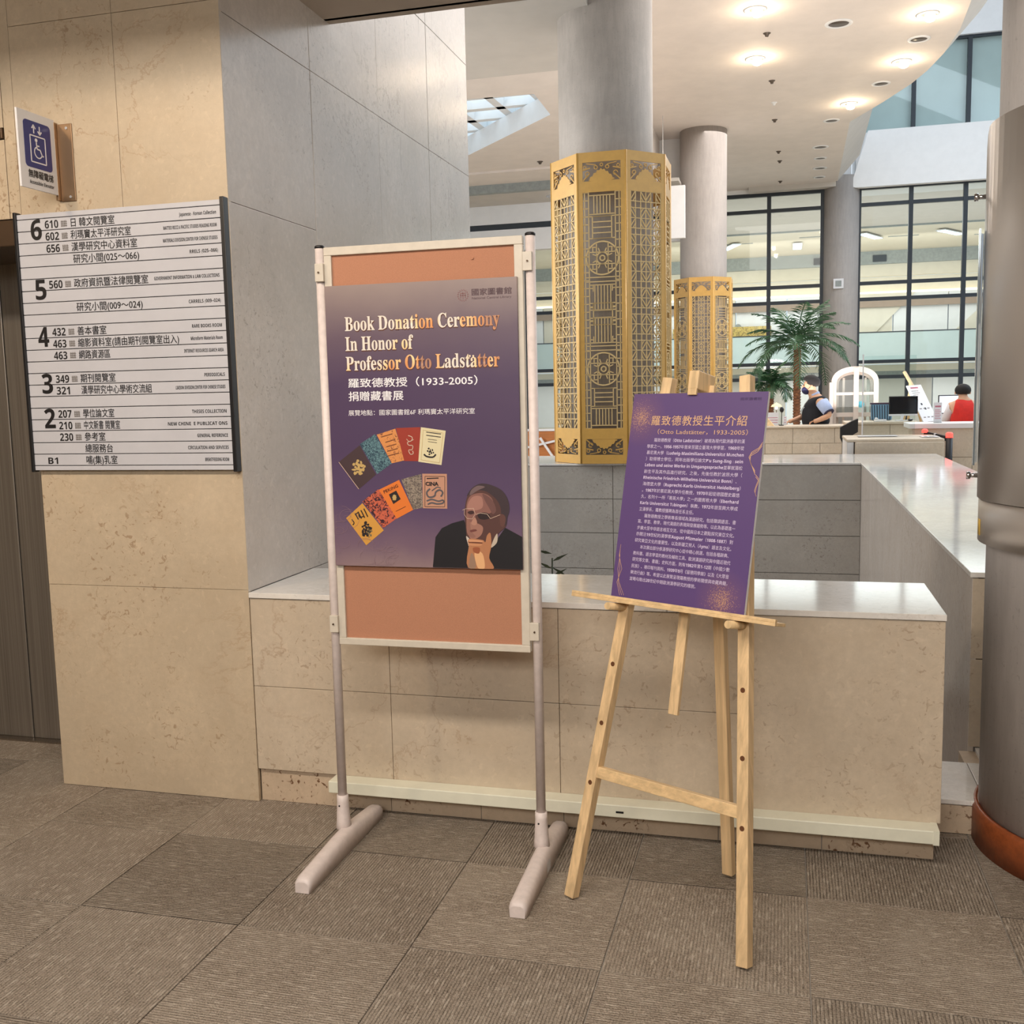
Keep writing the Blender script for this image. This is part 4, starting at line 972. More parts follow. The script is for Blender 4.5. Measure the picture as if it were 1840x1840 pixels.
window('window_2', [1.70, 2.90, 4.13, 5.36, 6.6, 7.8], ZW, 27.3, 'tall dark-framed window bay right of the far round column')
M_FROST = speckle('blind_behind_glass', (232, 238, 234), .35, .05, 1.2, bump=0)
w3 = window('window_3', [1.0, 1.8, 3.03, 4.31, 5.6, 6.9], [7.7, 9.98], 28.45, 'upper floor window with closed pale blinds')
MB().box(1.0, 6.9, 28.6, 28.62, 7.7, 9.98).build('blind', M_FROST, w3)
wfar = thing('wall_far', 'white upper wall and rounded balcony front above the right window bay', 'wall', kind='structure')
MB().prism([(1.49, 27.0, 6.36), (1.52, 27.0, 6.30), (1.60, 27.0, 6.28), (9, 27.0, 6.28), (9, 27.0, 7.6), (1.86, 27.0, 7.6)], (0, .2, 0)).build('balcony_front', M_WHITE, wfar)
MB().box(1.6, 9, 27.2, 28.7, 6.35, 7.6).build('balcony_slab', M_WHITE, wfar)
MB().box(.6, 9, 28.4, 28.7, 7.6, 7.69).build('sill', M_WHITE, wfar)
MB().box(.6, 9, 28.3, 28.7, 10.0, 14).build('upper_wall', M_WHITE, wfar)
MB().box(-10, 1.5, 27.25, 27.6, 6.35, 14).build('upper_wall', M_WHITE, wfar)
# rear hall seen through the windows
rh = thing('wall_rear', 'banded balcony wall of the rear hall seen through the windows', 'wall', kind='structure')
B = lambda z0, z1, m, n, y=43, x0=-22, x1=22, d=.3: MB().box(x0, x1, y, y+d, z0, z1).build(n, m, rh)
B(6.17, 6.66, M_GREYB, 'beam', 42.8); B(5.72, 6.17, M_CREAMP, 'soffit_band'); B(5.15, 5.72, M_CREAMP, 'cove', 43.4); B(5.05, 5.15, mat('cove_light', (255, 238, 208), .5, emis=1.6), 'cove_strip', 43.2)
for k in range(22):
    x = -22+k*2; B(3.5, 5.05, M_WHITE if k % 3 else M_CREAMP, 'wall_panel', 43.0, x+.02, x+1.98)
B(4.52, 4.76, M_BROWNB, 'handrail', 42.7, d=.1); B(2.42, 3.5, M_TEAL, 'balustrade', 42.0, d=.1); B(3.5, 3.54, M_MULL, 'balustrade_cap', 41.98, d=.14)
B(2.30, 2.42, M_CEIL2, 'slab_edge', 41.9); B(1.75, 2.05, M_GREYB, 'lower_beam', 43.0)
for k in range(16): x = -22+k*2.75; B(0, 1.75, M_CEIL2 if k % 2 else M_WHITE, 'wall_panel', 43.0, x+.02, x+2.73)
B(2.05, 2.30, M_CREAMP, 'soffit', 43.0)
# diagonal cream panels on the balcony wall
q = MB().prism([(1.6, 42.9, 5.05), (4.8, 42.9, 5.05), (3.3, 42.9, 3.5), (1.6, 42.9, 3.5)], (0, .08, 0)); q.build('angled_panel', M_CREAMP, rh)
q = MB().prism([(6.2, 42.9, 3.5), (7.0, 42.9, 4.25), (11, 42.9, 4.35), (11, 42.9, 3.5)], (0, .08, 0)); q.build('angled_panel', M_CREAMP, rh)
MB().cyl((9.7, 42.9, 4.5), (9.7, 42.86, 4.5), .13, n=18).build('round_vent', M_GREYB, rh); MB().cyl((-1.9, 42.9, 3.95), (-1.9, 42.86, 3.95), .13, n=18).build('round_vent', M_GREYB, rh)
MB().box(-4.5, -.6, 42.62, 42.7, 3.5, 3.95).build('gold_screen', blotch('gold_streaks', (206, 178, 96), (150, 128, 70), 9), rh)
for x in (-5.2, 1.0, 3.2, 7.2): MB().box(x, x+.5, 42.74, 42.82, 6.25, 6.5).build('beam_vent', M_MULL, rh)
rc = thing('ceiling_rear', 'pale ceiling of the rear hall behind the windows', 'ceiling', kind='structure')
MB().box(-22, 22, 27.6, 36.0, 6.62, 6.7).build('ceiling_board', M_CEIL2, rc); MB().box(-22, 22, 36, 43.2, 6.66, 6.7).build('ceiling_board', M_CREAMP, rc); MB().box(-22, 22, 35.9, 36, 6.57, 6.7).build('trim_strip', M_GREYB, rc)
for x, y in ((-2.2, 38.5), (.4, 37.8), (3.4, 38.8), (6.3, 39.5)): MB().box(x, x+1.0, y, y+.08, 6.64, 6.66).build('slot_diffuser', M_GREYB, rc)
M_GLINT = mat('skylight_glint', (190, 228, 255), .4, emis=4)  # skylight reflections on the rear ceiling, built as glowing panels
for x, y, a, s in ((.35, 39.6, 0, 'straight above the palm'), (5.35, 38.2, -32, 'slanting, in the middle of the right bay'), (-2.0, 38.8, 20, 'just right of the smaller column'), (2.75, 38.0, -25, 'at the left edge of the right bay'), (-9.6, 37.8, 45, 'between the stand and the large lantern')):
    o = MB().box(-.17, .17, -.8, .8, -.03, 0, .004).build('skylight_glint', M_WHITE, loc=(x, y, 6.615)); o.rotation_euler.z = R(a)
    tag(o, 'bluish glowing panel for a skylight reflection in the rear hall, '+s, 'ceiling light')
    for k in (-1, 1): MB().box(-.14, .14, k*.4-.34, k*.4+.34, -.04, -.028).build('glint_face', M_GLINT, None).parent = o
o = MB().box(1.22-.12, 1.22+.12, 26.88, 26.94, 3.87, 4.11, .006).build('wall_box', M_SIGNW); tag(o, 'small square white box with a grey face on the far round column', 'wall box')
MB().box(1.15, 1.29, 26.87, 26.882, 3.92, 4.06).build('grey_face', M_GREYB, o)
MB().box(1.16, 1.28, 26.92, 27.0, 3.93, 4.05).build('mount', M_GREYB, o)
# ------------------------------------------------------------------ service desks
def counter(name, label, x0, x1, y0, y1, H, courses, m=M_DESK, cat='counter', seam=.33, cap=.05):
    t = thing(name, label, cat, ((x0+x1)/2, y0, 0))
    MB().box(x0+.02, x1-.02, y0+.025, y1, 0, H-cap).build('core', m, t)
    z = H-cap
    for r, h in enumerate(courses):
        x = x0-(.17 if r % 2 else 0)
        while x < x1-.02:
            a, b = max(x, x0), min(x+seam*(1.5 if r == 0 else 1), x1)
            if b-a > .03: MB().box(a+.002, b-.002, y0+random.uniform(0, .003), y0+.024, z-h+.002, z-.002, .002).build('stone_block', m, t)
            x += seam*(1.5 if r == 0 else 1)
        z -= h
    MB().box(x0-.03, x1+.03, y0-.03, y1+.03, H-cap, H, .004).build('worktop', M_WHITE if cap > .05 else m, t)
    return t
counter('service_desk', 'stone block service desk in front of the uniformed guard', -1.4, .70, 13.2, 13.75, .985, [.19, .13, .16, .16, .16], cap=.025)
counter('service_desk', 'stone block desk holding the black monitor and telephone', .735, 1.52, 13.3, 13.95, 1.02, [.19, .18, .18, .18, .2], cap=.03)
counter('service_desk', 'stone counter with white top in front of the person in red', 1.36, 2.9, 12.2, 12.75, 1.03, [.32, .32, .3], seam=.8, cap=.055)
tc = thing('gate_cabinet', 'low beige turnstile cabinet with a pale panel on top beyond the planter ledge', 'turnstile cabinet', (1.1, 11.1, 0))
MB().box(.69, 1.545, 11.1, 12.05, 0, .885, .01).build('body', M_DESK, tc)
MB().box(.61, 1.55, 11.12, 12.06, .885, .915, .008).build('top', M_DESK, tc)
MB().box(.612, .68, 11.13, 12.0, 0, .885, .006).build('side_panel', M_WHITE, tc)
MB().box(.75, 1.15, 11.55, 11.8, .921, .926).build('white_tray', M_SIGNW, tc)
MB().box(1.36, 1.53, 11.3, 11.6, .921, .924).build('notice_sheet', M_SIGNW, tc)
for x, w in ((1.39, .03), (1.44, .05)): MB().box(x, x+w, 11.36, 11.5, .9242, .9250).build('lettering', M_GREYINK, tc)
bg = thing('gate_reader', 'black curved gate housing beside the guard desk', 'gate machine', (.68, 12.62, 0))
prof = [(.64, 0), (.70, 0), (.705, .74), (.72, .82), (.76, .90), (.81, .93), (.81, 1.085), (.74, 1.055), (.68, 1.02), (.615, .985), (.615, .86), (.64, .80)]
MB().prism([(x, 12.55, z) for x, z in prof], (0, .14, 0)).build('housing', M_BLACK, bg)
MB().box(.60, .76, 12.5, 12.74, 0, .03, .004).build('base_plate', M_STEEL, bg)
MB().cyl((.73, 12.58, .03), (.73, 12.58, .80), .012, n=12).build('rail_post', M_CHROME, bg)
gp = thing('acrylic_screen', 'tall clear acrylic screen with a white edge above the turnstile cabinet', 'screen', (.83, 11.9, .92))
MB().box(.803, .815, 11.85, 11.88, .926, 1.80).build('edge_post', M_SIGNW, gp)
MB().box(.815, 1.35, 11.862, 11.868, .926, 1.78).build('clear_sheet', M_CLEAR, gp)
bp = thing('barrier_post', 'black cylindrical barrier post with a glowing red top', 'barrier', (1.71, 12.0, 0))
M_REDG = mat('red_glow', (255, 70, 60), .4, emis=2.2)
MB().cyl((1.705, 11.9, 0), (1.705, 11.9, .885), .036, n=24).build('post', M_BLACK, bp)
MB().lathe([(.037, .885), (.037, .925), (.03, .94), (0, .945)], (1.705, 11.9, 0), 24).build('light_cap', M_REDG, bp)
MB().bar((1.68, 11.92, .875), (1.47, 12.06, .925), .03, .055, bev=.004).build('arm', M_BLACK, bp)
MB().bar((1.58, 11.985, .903), (1.565, 11.996, .907), .034, .05).build('white_band', M_SIGNW, bp)
MB().lathe([(.032, .935), (.032, .965), (.02, .975), (0, .977)], (1.475, 12.05, 0), 20).build('light_cap', M_REDG, bp)
# arched wooden door frame
ad = thing('arched_door', 'white arched double door model with glazed leaves behind the desk', 'door frame', (.95, 15, 0))
def arch_pts(x0, x1, zs, zt, y, n=16):
    c = (x0+x1)/2; r = (x1-x0)/2
    return [(x0, y, 0)]+[(c-r*math.cos(math.pi*k/n), y, zs+(zt-zs)*math.sin(math.pi*k/n)**.8) for k in range(n+1)]+[(x1, y, 0)]
for y0, off, nm in ((15.0, 0, 'outer_frame'), (15.12, .035, 'inner_frame')):
    O = arch_pts(.607+off, 1.23-off, 1.50, 1.735-off*.5, y0); I = arch_pts(.675+off, 1.165-off, 1.49, 1.66-off, y0); q = MB()
    A, B2 = [[[q.bm.verts.new((p[0], p[1]+d, p[2])) for p in L] for d in (0, .10)] for L in (O, I)]
    for k in range(len(O)-1):
        for u, v in ((A[0], B2[0]), (A[1], B2[1]), (A[0], A[1]), (B2[0], B2[1])): q.bm.faces.new((u[k], u[k+1], v[k+1], v[k]))
    q.build(nm, M_GLASSB, ad)
for x in (.60,): MB().box(.585, .63, 14.95, 15.25, 0, 1.52, .004).build('side_jamb', M_GLASSB, ad)
MB().box(.90, .965, 14.93, 15.03, 0, 1.715, .004).build('centre_post', M_GLASSB, ad)
for x0, x1 in ((.67, .90), (.965, 1.17)):
    lf = MB().box(x0, x1, 15.0, 15.04, 1.34, 1.38, .003).build('cross_rail', M_GLASSB, ad)
    MB().box(x0, x1, 15.0, 15.04, 1.04, 1.10, .003).build('cross_rail', M_GLASSB, ad)
    MB().box(x0, x1, 15.0, 15.04, 0, .9, .003).build('lower_panel', M_GLASSB, ad)
    MB().box(x0, x1, 15.015, 15.02, 1.10, 1.55).build('pane', M_CLEAR, ad)
    MB().box(x0+.09 if x0 < .8 else x1-.12, x0+.12 if x0 < .8 else x1-.09, 15.1, 15.14, .9, 1.58).build('inner_stile', M_GLASSB, ad)
MB().cyl((1.0, 14.995, 1.21), (1.0, 15.0, 1.21), .045, n=24).build('round_sticker', mat('sticker_teal', (80, 170, 190), .5), ad)
# monitors
def monitor(x0, x1, z0, z1, y, label, scr, base, ry=0):
    t = thing('monitor', label, 'monitor', ((x0+x1)/2, y, base))
    MB().box(x0, x1, y, y+.03, z0, z1, .005).build('casing', M_BLACK, t)
    MB().box(x0+.012, x1-.012, y-.001, y+.001, z0+.012, z1-.012).build('screen', scr, t)
    MB().box(x0, x1, y-.002, y+.028, z0-.022, z0, .003).build('chin', M_SIGNW, t)
    c = (x0+x1)/2
    MB().bar((c-.02, y+.02, base+.008), (c, y+.02, z0), .03, .05, up=(0, 1, 0)).build('stand', M_SIGNW, t)
    MB().box(c-.09, c+.09, y-.06, y+.10, base, base+.008, .002).build('base', M_SIGNW, t)
M_SCR = mat('dark_screen', (20, 24, 32), .12)
monitor(1.235, 1.572, 1.105, 1.325, 13.55, 'black switched-off monitor on the stone desk', M_SCR, 1.021)
dk = counter('back_desk', 'plain desk in front of the person in red vest', 1.86, 2.7, 13.95, 14.16, .95, [.4, .4], seam=1.2, cap=.03)
monitor(1.865, 2.17, 1.09, 1.325, 14.0, 'monitor with a glowing white page beside the person in red', mat('lit_screen', (226, 238, 250), .3, emis=.9), .951)
pf_ = thing('information_board', 'white information poster leaning on a wooden easel behind the black monitor', 'sign board', (1.7, 14.5, 0))
Ru = Vector((.206, .18, .01)).normalized(); Vu = Vector((-.2, .2, .47)); Vu = (Vu-Ru*Vu.dot(Ru)).normalized(); Wu = Ru.cross(Vu)
BXF = Matrix(((Ru.x, Vu.x, Wu.x, 1.732), (Ru.y, Vu.y, Wu.y, 14.32), (Ru.z, Vu.z, Wu.z, .985), (0, 0, 0, 1)))
MB().box(0, .265, -.30, .545, -.01, 0).build('board', M_SIGNW, pf_, BXF)
q = MB()
for z, a, b in ((.45, .04, .17), (.42, .04, .18), (.39, .04, .14), (-.02, .08, .22)): q.box(a, b, z, z+.012, 0, .0012)
q.build('lettering', M_GREYINK, pf_, BXF)
MB().box(.05, .19, .495, .515, 0, .0012).build('lettering', mat('board_red', (170, 70, 90), .5), pf_, BXF)
for a, b in ((.10, .24), (.13, .17)): MB().box(a, a+.028, b, b+.03, 0, .0012).build('printed_icon', M_INK, pf_, BXF)
for k in range(6): MB().box(.04+.07*(k % 3), .08+.07*(k % 3), .05+.13*(k//3), .065+.13*(k//3), 0, .0012).build('printed_line', M_GREYINK, pf_, BXF)
MB().bar((1.53, 14.75, 1.64), (1.66, 14.62, 1.38), .035, .03).build('easel_mast', M_PINE, pf_)
for a, b in (((1.62, 14.66, 1.46), (1.30, 14.55, 0)), ((1.62, 14.66, 1.46), (1.98, 14.62, 0)), ((1.60, 14.70, 1.5), (1.62, 15.2, 0))): MB().bar(a, b, .03, .03).build('easel_leg', M_PINE, pf_)
sp = thing('counter_sign', 'small upright pink-lettered notice in a clear holder on the white counter top', 'notice', (1.65, 12.4, 1.03))
MB().box(1.606, 1.692, 12.40, 12.406, 1.031, 1.258, .002).build('sheet', M_SIGNW, sp)
MB().box(1.60, 1.698, 12.36, 12.45, 1.030, 1.034).build('holder_base', M_CLEAR, sp)
M_PINKT = mat('pink_notice_ink', (190, 110, 130), .5)
MB().box(1.62, 1.68, 12.3985, 12.4, 1.205, 1.222).build('lettering', M_PINKT, sp)
for k in range(6): MB().box(1.618, 1.68-.008*(k % 2), 12.3985, 12.4, 1.075+.019*k, 1.081+.019*k).build('lettering', M_PINKT, sp)
tp = thing('telephone', 'white desk telephone and papers at the left of the black monitor', 'telephone', (1.12, 13.45, 1.02))
MB().box(1.06, 1.20, 13.4, 13.58, 1.021, 1.045, .006).build('body', M_SIGNW, tp); MB().box(1.07, 1.10, 13.41, 13.57, 1.046, 1.066, .008).build('handset', M_SIGNW, tp)
MB().box(1.12, 1.18, 13.43, 13.5, 1.0455, 1.047).build('keypad', M_GREYINK, tp)
ms = thing('computer_mouse', 'dark mouse with silver top right of the black monitor', 'mouse', (1.60, 13.5, 1.02)); MB().ellip((1.478, 13.45, 1.036), (.03, .05, .016), 12).build('shell', M_BLACK, ms)
MB().ellip((1.478, 13.44, 1.046), (.018, .03, .008), 10).build('top', M_CHROME, ms)
cb = thing('striped_bag', 'blue and white striped cushion bag behind the black monitor', 'bag', (1.16, 13.9, 1.02))
q = MB().box(1.05, 1.30, 13.84, 13.93, 1.022, 1.235, .02).build('bag_body', mat('bag_blue', (120, 160, 190), .8), cb)
for k in range(8): MB().bar((1.065+k*.03, 13.838, 1.03), (1.055+k*.031, 13.838, 1.215), .010, .004, up=(0, 1, 0)).build('stripe', mat('stripe_dark', (40, 50, 70), .8), cb)
MB().box(1.04, 1.31, 13.835, 13.935, 1.225, 1.245, .005).build('rim', mat('rim_plum', (82, 62, 80), .7), cb)
# things on the guard's desk
dl = thing('desk_lamp', 'warm glowing shaded lamp at the far end of the guard desk', 'lamp', (-.12, 13.66, .985))
MB().lathe([(.07, 1.22), (.055, 1.245), (.02, 1.262), (.008, 1.27), (0, 1.275)], (-.12, 13.66, 0), 24).build('lamp_shade', mat('shade_cream', (240, 214, 160), .5, emis=.7), dl)
MB().cyl((-.12, 13.66, .99), (-.12, 13.66, 1.225), .005, n=10).build('pole', M_BRONZE, dl); MB().lathe([(0, .985), (.04, .986), (.04, .995), (0, .998)], (-.12, 13.66, 0), 20).build('base', M_BRONZE, dl)
MB().ellip((-.12, 13.66, 1.205), (.018, .018, .02), 10).build('bulb', M_GLOWW, dl)
mc = thing('microphone', 'black stem microphone on the guard desk', 'microphone', (-.055, 13.5, .985))
MB().ellip((-.052, 13.42, 1.185), (.027, .027, .036), 12).build('head', M_BLACK, mc); MB().cyl((-.056, 13.42, .99), (-.052, 13.42, 1.16), .005, n=8).build('stem', M_BLACK, mc)
MB().lathe([(0, .985), (.032, .986), (.03, .996), (0, .998)], (-.056, 13.42, 0), 18).build('base', M_BLACK, mc)
for x0, x1, z1, lb, ml in ((-.27, -.09, 1.15, 'larger white lit notice left of the microphone', .35), (-.04, .01, 1.10, 'smaller notice right of the microphone', .1)):
    nt_ = thing('desk_notice', lb, 'notice', (x0, 13.55, .985)); MB().box(x0, x1, 13.50, 13.506, .987, z1, .001).build('sheet', M_SIGNW, nt_)
    for k in range(3): MB().box(x0+.02, x1-.012, 13.4985, 13.5, 1.02+.03*k, 1.027+.03*k).build('lettering', M_PINKT, nt_)
nb = MB().hexa([(-.24, 13.3, .987), (-.14, 13.28, .987), (-.14, 13.3, .997), (-.24, 13.32, .997), (-.29, 13.36, 1.08), (-.22, 13.34, 1.08), (-.22, 13.36, 1.085), (-.29, 13.38, 1.085)]).build('document_stand', M_PINE); tag(nb, 'tilted wooden document stand at the left of the guard desk', 'stand')
# orange stair panel seen past the display stand
op = thing('stair_panel', 'orange wooden stair side with pale handrails seen between the stand and large lantern', 'stair', (-3.4, 14, 0))
MB().box(-4.3, -2.9, 14.0, 14.06, 0, .93).build('side_board', M_ORW, op)
MB().bar((-3.9, 13.97, .62), (-2.9, 13.97, .84), .03, .03).build('handrail', M_SIGNW, op); MB().bar((-3.32, 13.95, .84), (-3.06, 13.95, .45), .035, .03).build('brace', M_SIGNW, op)
MB().box(-4.32, -2.88, 13.98, 14.08, .93, .96, .004).build('cap', M_SIGNW, op)
# ------------------------------------------------------------------ plants
M_LEAF = speckle('palm_leaf', (46, 84, 52), .45, .3, 6, bump=0); M_LEAF2 = speckle('bamboo_leaf', (52, 62, 42), .5, .2, 20, bump=0)
M_TRUNK = speckle('palm_trunk', (120, 78, 50), .85, .45, 22, bump=.4)
def frond(base, az, el, L, droop, rr, leaf=.28, n=26, w=.022):
    q = MB(); P = []; p = Vector(base); e = el
    for k in range(n+1):
        P.append(p.copy()); e -= droop/n; d = Vector((math.cos(az)*math.cos(e), math.sin(az)*math.cos(e), math.sin(e))); p = p+d*L/n
    q.tube(P[::3]+[P[-1]], .008, 5)
    for k in range(3, n+1):
        t = k/n; d = (P[k]-P[k-1]).normalized(); side = d.cross(Vector((0, 0, 1))).normalized(); ll = leaf*math.sin(math.pi*min(1, .18+t*.8))**.7
        for s in (-1, 1):
            tip = P[k]+(side*s*.72+d*.62+Vector((0, 0, -.28+rr.uniform(-.12, .2)))).normalized()*ll*rr.uniform(.85, 1.1)
            mid = (P[k]+tip)/2+Vector((0, 0, .018)); a = d*w/2
            v = [q.bm.verts.new(x) for x in (P[k]-a*.5, P[k]+a*.5, mid+a, tip, mid-a)]
            q.bm.faces.new(v)
    return q
def palm(c, z0, zt, L, nf, label, seed, leaf=.28):
    t = thing('palm_tree', label, 'palm', (c[0], c[1], z0)); rr = random.Random(seed)
    prof = []; z = z0
    while z < zt: prof += [(.052, z), (.064, z+.035), (.05, z+.042)]; z += .045
    MB().lathe([(0, z0)]+prof+[(0, zt+.05)], (c[0], c[1], 0), 14).build('trunk', M_TRUNK, t)
    for k in range(nf):
        az = 2*math.pi*k*.381966+rr.uniform(-.2, .2); f = k/nf
        el = R(82-72*f**.8)+rr.uniform(-.08, .08)
        frond((c[0], c[1], zt+rr.uniform(-.03, .06)), az, el, L*rr.uniform(.85, 1.08)*(.75+.3*f), R(55+55*f), rr, leaf).build('frond', M_LEAF, t)
    MB().lathe([(0, z0-.4 if z0 > .4 else 0), (.20, 0), (.26, .45), (.25, .47), (.22, .44), (0, .43)], (c[0], c[1], 0), 28).build('pot', M_BRONZE, t)
    return t
palm((.165, 17.0), .43, 2.12, 1.12, 26, 'tall palm with brown trunk in front of the far window', 11)
palm((-.27, 19.0), .43, 1.50, .62, 20, 'smaller dark palm low behind the tall palm', 5, .22)
bb_ = thing('bamboo_plant', 'thin bamboo sprig rising from the sunken planter just above the parapet', 'bamboo', (-1.02, 4.55, -1.3)); rr = random.Random(3)
for k in range(3):
    x, y = -1.04+.05*k, 4.5+.06*k; top = .705-.11*k
    MB().tube([(x, y, -1.3), (x+.01, y, -.3), (x+.015, y, top)], .004, 6).build('stem', M_LEAF2, bb_)
    for j in range(9):
        z = top-.035*j+.02; a = rr.uniform(0, 6.28) if j > 3 else [3.4, .2, 2.6, -.3][j]
        p = Vector((x+.015, y, z)); d = Vector((math.cos(a), .4*math.sin(a), rr.uniform(.0, .9))).normalized(); s = d.cross(Vector((0, 1, 0))).normalized()*.007
        MB().poly([p, p+d*.03+s, p+d*.085, p+d*.03-s]).build('leaf', M_LEAF2, bb_)
# ------------------------------------------------------------------ people
def skin(joints, edges, name, m, parent, sub=2, smooth=True):
    me = bpy.data.meshes.new(name); keys = list(joints); me.from_pydata([joints[k][:3] for k in keys], [(keys.index(a), keys.index(b)) for a, b in edges], [])
    o = bpy.data.objects.new(name, me); COL.objects.link(o)
    md = o.modifiers.new('s', 'SKIN'); md.use_smooth_shade = True
    for i, k in enumerate(keys):
        r = joints[k][3:]; me.skin_vertices[0].data[i].radius = (r[0], r[1] if len(r) > 1 else r[0]); me.skin_vertices[0].data[i].use_root = (i == 0)
    sb = o.modifiers.new('u', 'SUBSURF'); sb.levels = sub; sb.render_levels = sub
    bpy.context.view_layer.update(); dg = bpy.context.evaluated_depsgraph_get()
    me2 = bpy.data.meshes.new_from_object(o.evaluated_get(dg)); bpy.data.objects.remove(o)
    me2.materials.clear(); me2.materials.append(m); me2.name = name
    o = bpy.data.objects.new(name, me2); COL.objects.link(o); adopt(o, parent); return o
M_SKIN = speckle('skin', (206, 158, 126), .5, .04, 30, bump=0); M_HAIR = speckle('black_hair', (16, 12, 12), .75, .3, 80)
M_VEST = speckle('black_vest_cloth', (26, 27, 34), .8, .15, 60); M_SHIRT = speckle('pale_blue_shirt', (176, 192, 226), .7, .04, 30)
M_TROU = speckle('dark_trousers', (34, 36, 46), .85, .1, 40); M_REDV = speckle('red_vest_cloth', (206, 34, 22), .75, .08, 20); M_WSH = speckle('white_shirt_cloth', (226, 220, 222), .7, .03, 20)
g = thing('person', 'person in black vest, pale blue short-sleeved shirt and dark mask leaning over the desk', 'person', (.42, 13.98, 0))
J = {'pelvis': (.42, 13.98, .93, .15), 'waist': (.385, 13.98, 1.04, .15), 'chest': (.385, 13.97, 1.18, .145), 'up': (.39, 13.97, 1.28, .10), 'neck': (.355, 13.97, 1.36, .058), 'jaw': (.305, 13.97, 1.425, .066), 'skull': (.295, 13.97, 1.505, .092), 'crown': (.292, 13.97, 1.56, .06),
     'shl': (.44, 13.79, 1.255, .062), 'ell': (.545, 13.70, 1.10, .046), 'wrl': (.375, 13.66, 1.03, .029), 'pall': (.335, 13.655, 1.022, .034),
     'shr': (.36, 14.14, 1.25, .062), 'elr': (.235, 14.16, 1.08, .044), 'wrr': (.08, 13.94, 1.03, .028), 'palr': (.04, 13.86, 1.02, .03),
     'hipl': (.44, 13.89, .88, .095), 'knl': (.43, 13.88, .48, .062), 'anl': (.45, 13.88, .09, .042), 'tol': (.33, 13.87, .035, .036), 'hipr': (.44, 14.07, .88, .095), 'knr': (.42, 14.08, .48, .062), 'anr': (.45, 14.08, .09, .042), 'tor': (.33, 14.09, .035, .036)}
Ed = [('pelvis', 'waist'), ('waist', 'chest'), ('chest', 'up'), ('up', 'neck'), ('neck', 'jaw'), ('jaw', 'skull'), ('skull', 'crown'), ('up', 'shl'), ('shl', 'ell'), ('ell', 'wrl'), ('wrl', 'pall'), ('up', 'shr'), ('shr', 'elr'), ('elr', 'wrr'), ('wrr', 'palr'),
      ('pelvis', 'hipl'), ('hipl', 'knl'), ('knl', 'anl'), ('anl', 'tol'), ('pelvis', 'hipr'), ('hipr', 'knr'), ('knr', 'anr'), ('anr', 'tor')]
skin(J, Ed, 'body', M_SKIN, g)
def hand(px, d, up, parent, L=.045):
    p = Vector(px); d = Vector(d).normalized(); up = Vector(up).normalized(); s = d.cross(up).normalized()
    for k in range(4):
        a = p+s*(k-1.5)*.016; l = L*(.85, 1, .95, .75)[k]
        MB().tube([a, a+d*l*.5+up*.004, a+d*l*.8-up*l*.25, a+d*l*.85-up*l*.6], [.0085, .008, .0075, .006], 7).build('finger', M_SKIN, parent)
    MB().tube([p-d*.02+s*.022, p+s*.040+d*.005, p+s*.042+d*.026-up*.008], [.010, .009, .007], 7).build('thumb', M_SKIN, parent)
hand((.318, 13.655, 1.018), (-.7, 0, -.35), (-.3, 0, .9), g, .04); hand((.022, 13.84, 1.018), (-.7, -.6, -.2), (0, 0, 1), g, .05)
T = {k: J[k] for k in ('pelvis', 'waist', 'chest', 'up')}
T = {'pelvis': (.415, 13.98, .90, .178, .19), 'waist': (.365, 13.98, 1.04, .185, .195), 'chest': (.375, 13.97, 1.18, .178, .19), 'up': (.40, 13.97, 1.275, .125, .15), 'top': (.385, 13.97, 1.335, .075, .085), 'sl': (.44, 13.82, 1.262, .078), 'sr': (.37, 14.12, 1.258, .078)}
skin(T, [('pelvis', 'waist'), ('waist', 'chest'), ('chest', 'up'), ('up', 'top'), ('up', 'sl'), ('up', 'sr')], 'vest', M_VEST, g)
for s, e in (((.445, 13.79, 1.262), (.53, 13.712, 1.13)), ((.36, 14.14, 1.26), (.265, 14.155, 1.12))):
    s, e = Vector(s), Vector(e); MB().tube([s+(s-e)*.1, s, (s+e)/2, e], [.05, .082, .078, .068], 16).build('sleeve', M_SHIRT, g)
    d = (e-s).normalized(); MB().cyl(e-d*.012, e+d*.004, .0695, .0695, 18).build('sleeve_cuff', mat('navy_trim', (40, 40, 74), .7), g)
MB().lathe([(.064, 0), (.072, .03), (.066, .05), (.060, .05), (.062, .02)], (0, 0, 0), 20).build('collar', M_SHIRT, g, Matrix.Translation((.368, 13.97, 1.335)) @ Matrix.Rotation(R(-25), 4, 'Y'))
MB().tube([(.30, 13.91, 1.33), (.245, 13.90, 1.25), (.196, 13.91, 1.17), (.186, 13.91, 1.08)], .005, 6).build('lanyard', M_GREYINK, g)
q = MB().ellip((.472, 13.705, 1.225), (.024, .004, .030), 14); q.build('sleeve_badge', M_SIGNW, g); MB().ellip((.472, 13.700, 1.225), (.010, .003, .012), 10).build('badge_emblem', mat('badge_dark', (80, 50, 60), .6), g)
hr = MB().ellip((.318, 13.97, 1.532), (.112, .090, .088), 22, Matrix.Rotation(R(14), 3, 'Y'))
for v in hr.bm.verts:
    if v.co.x < .262 and v.co.z < 1.545: v.co.x = .262+(v.co.x-.262)*.15; 
    if v.co.z < 1.47: v.co.z = 1.47+(v.co.z-1.47)*.25; v.co.y = 13.97+(v.co.y-13.97)*.85
hr.build('hair', M_HAIR, g)
MB().ellip((.318, 13.882, 1.462), (.018, .010, .028), 10).build('ear', M_SKIN, g); MB().ellip((.318, 14.058, 1.462), (.018, .010, .028), 10).build('ear', M_SKIN, g)
MB().ellip((.212, 13.97, 1.466), (.018, .013, .024), 10).build('nose', M_SKIN, g)
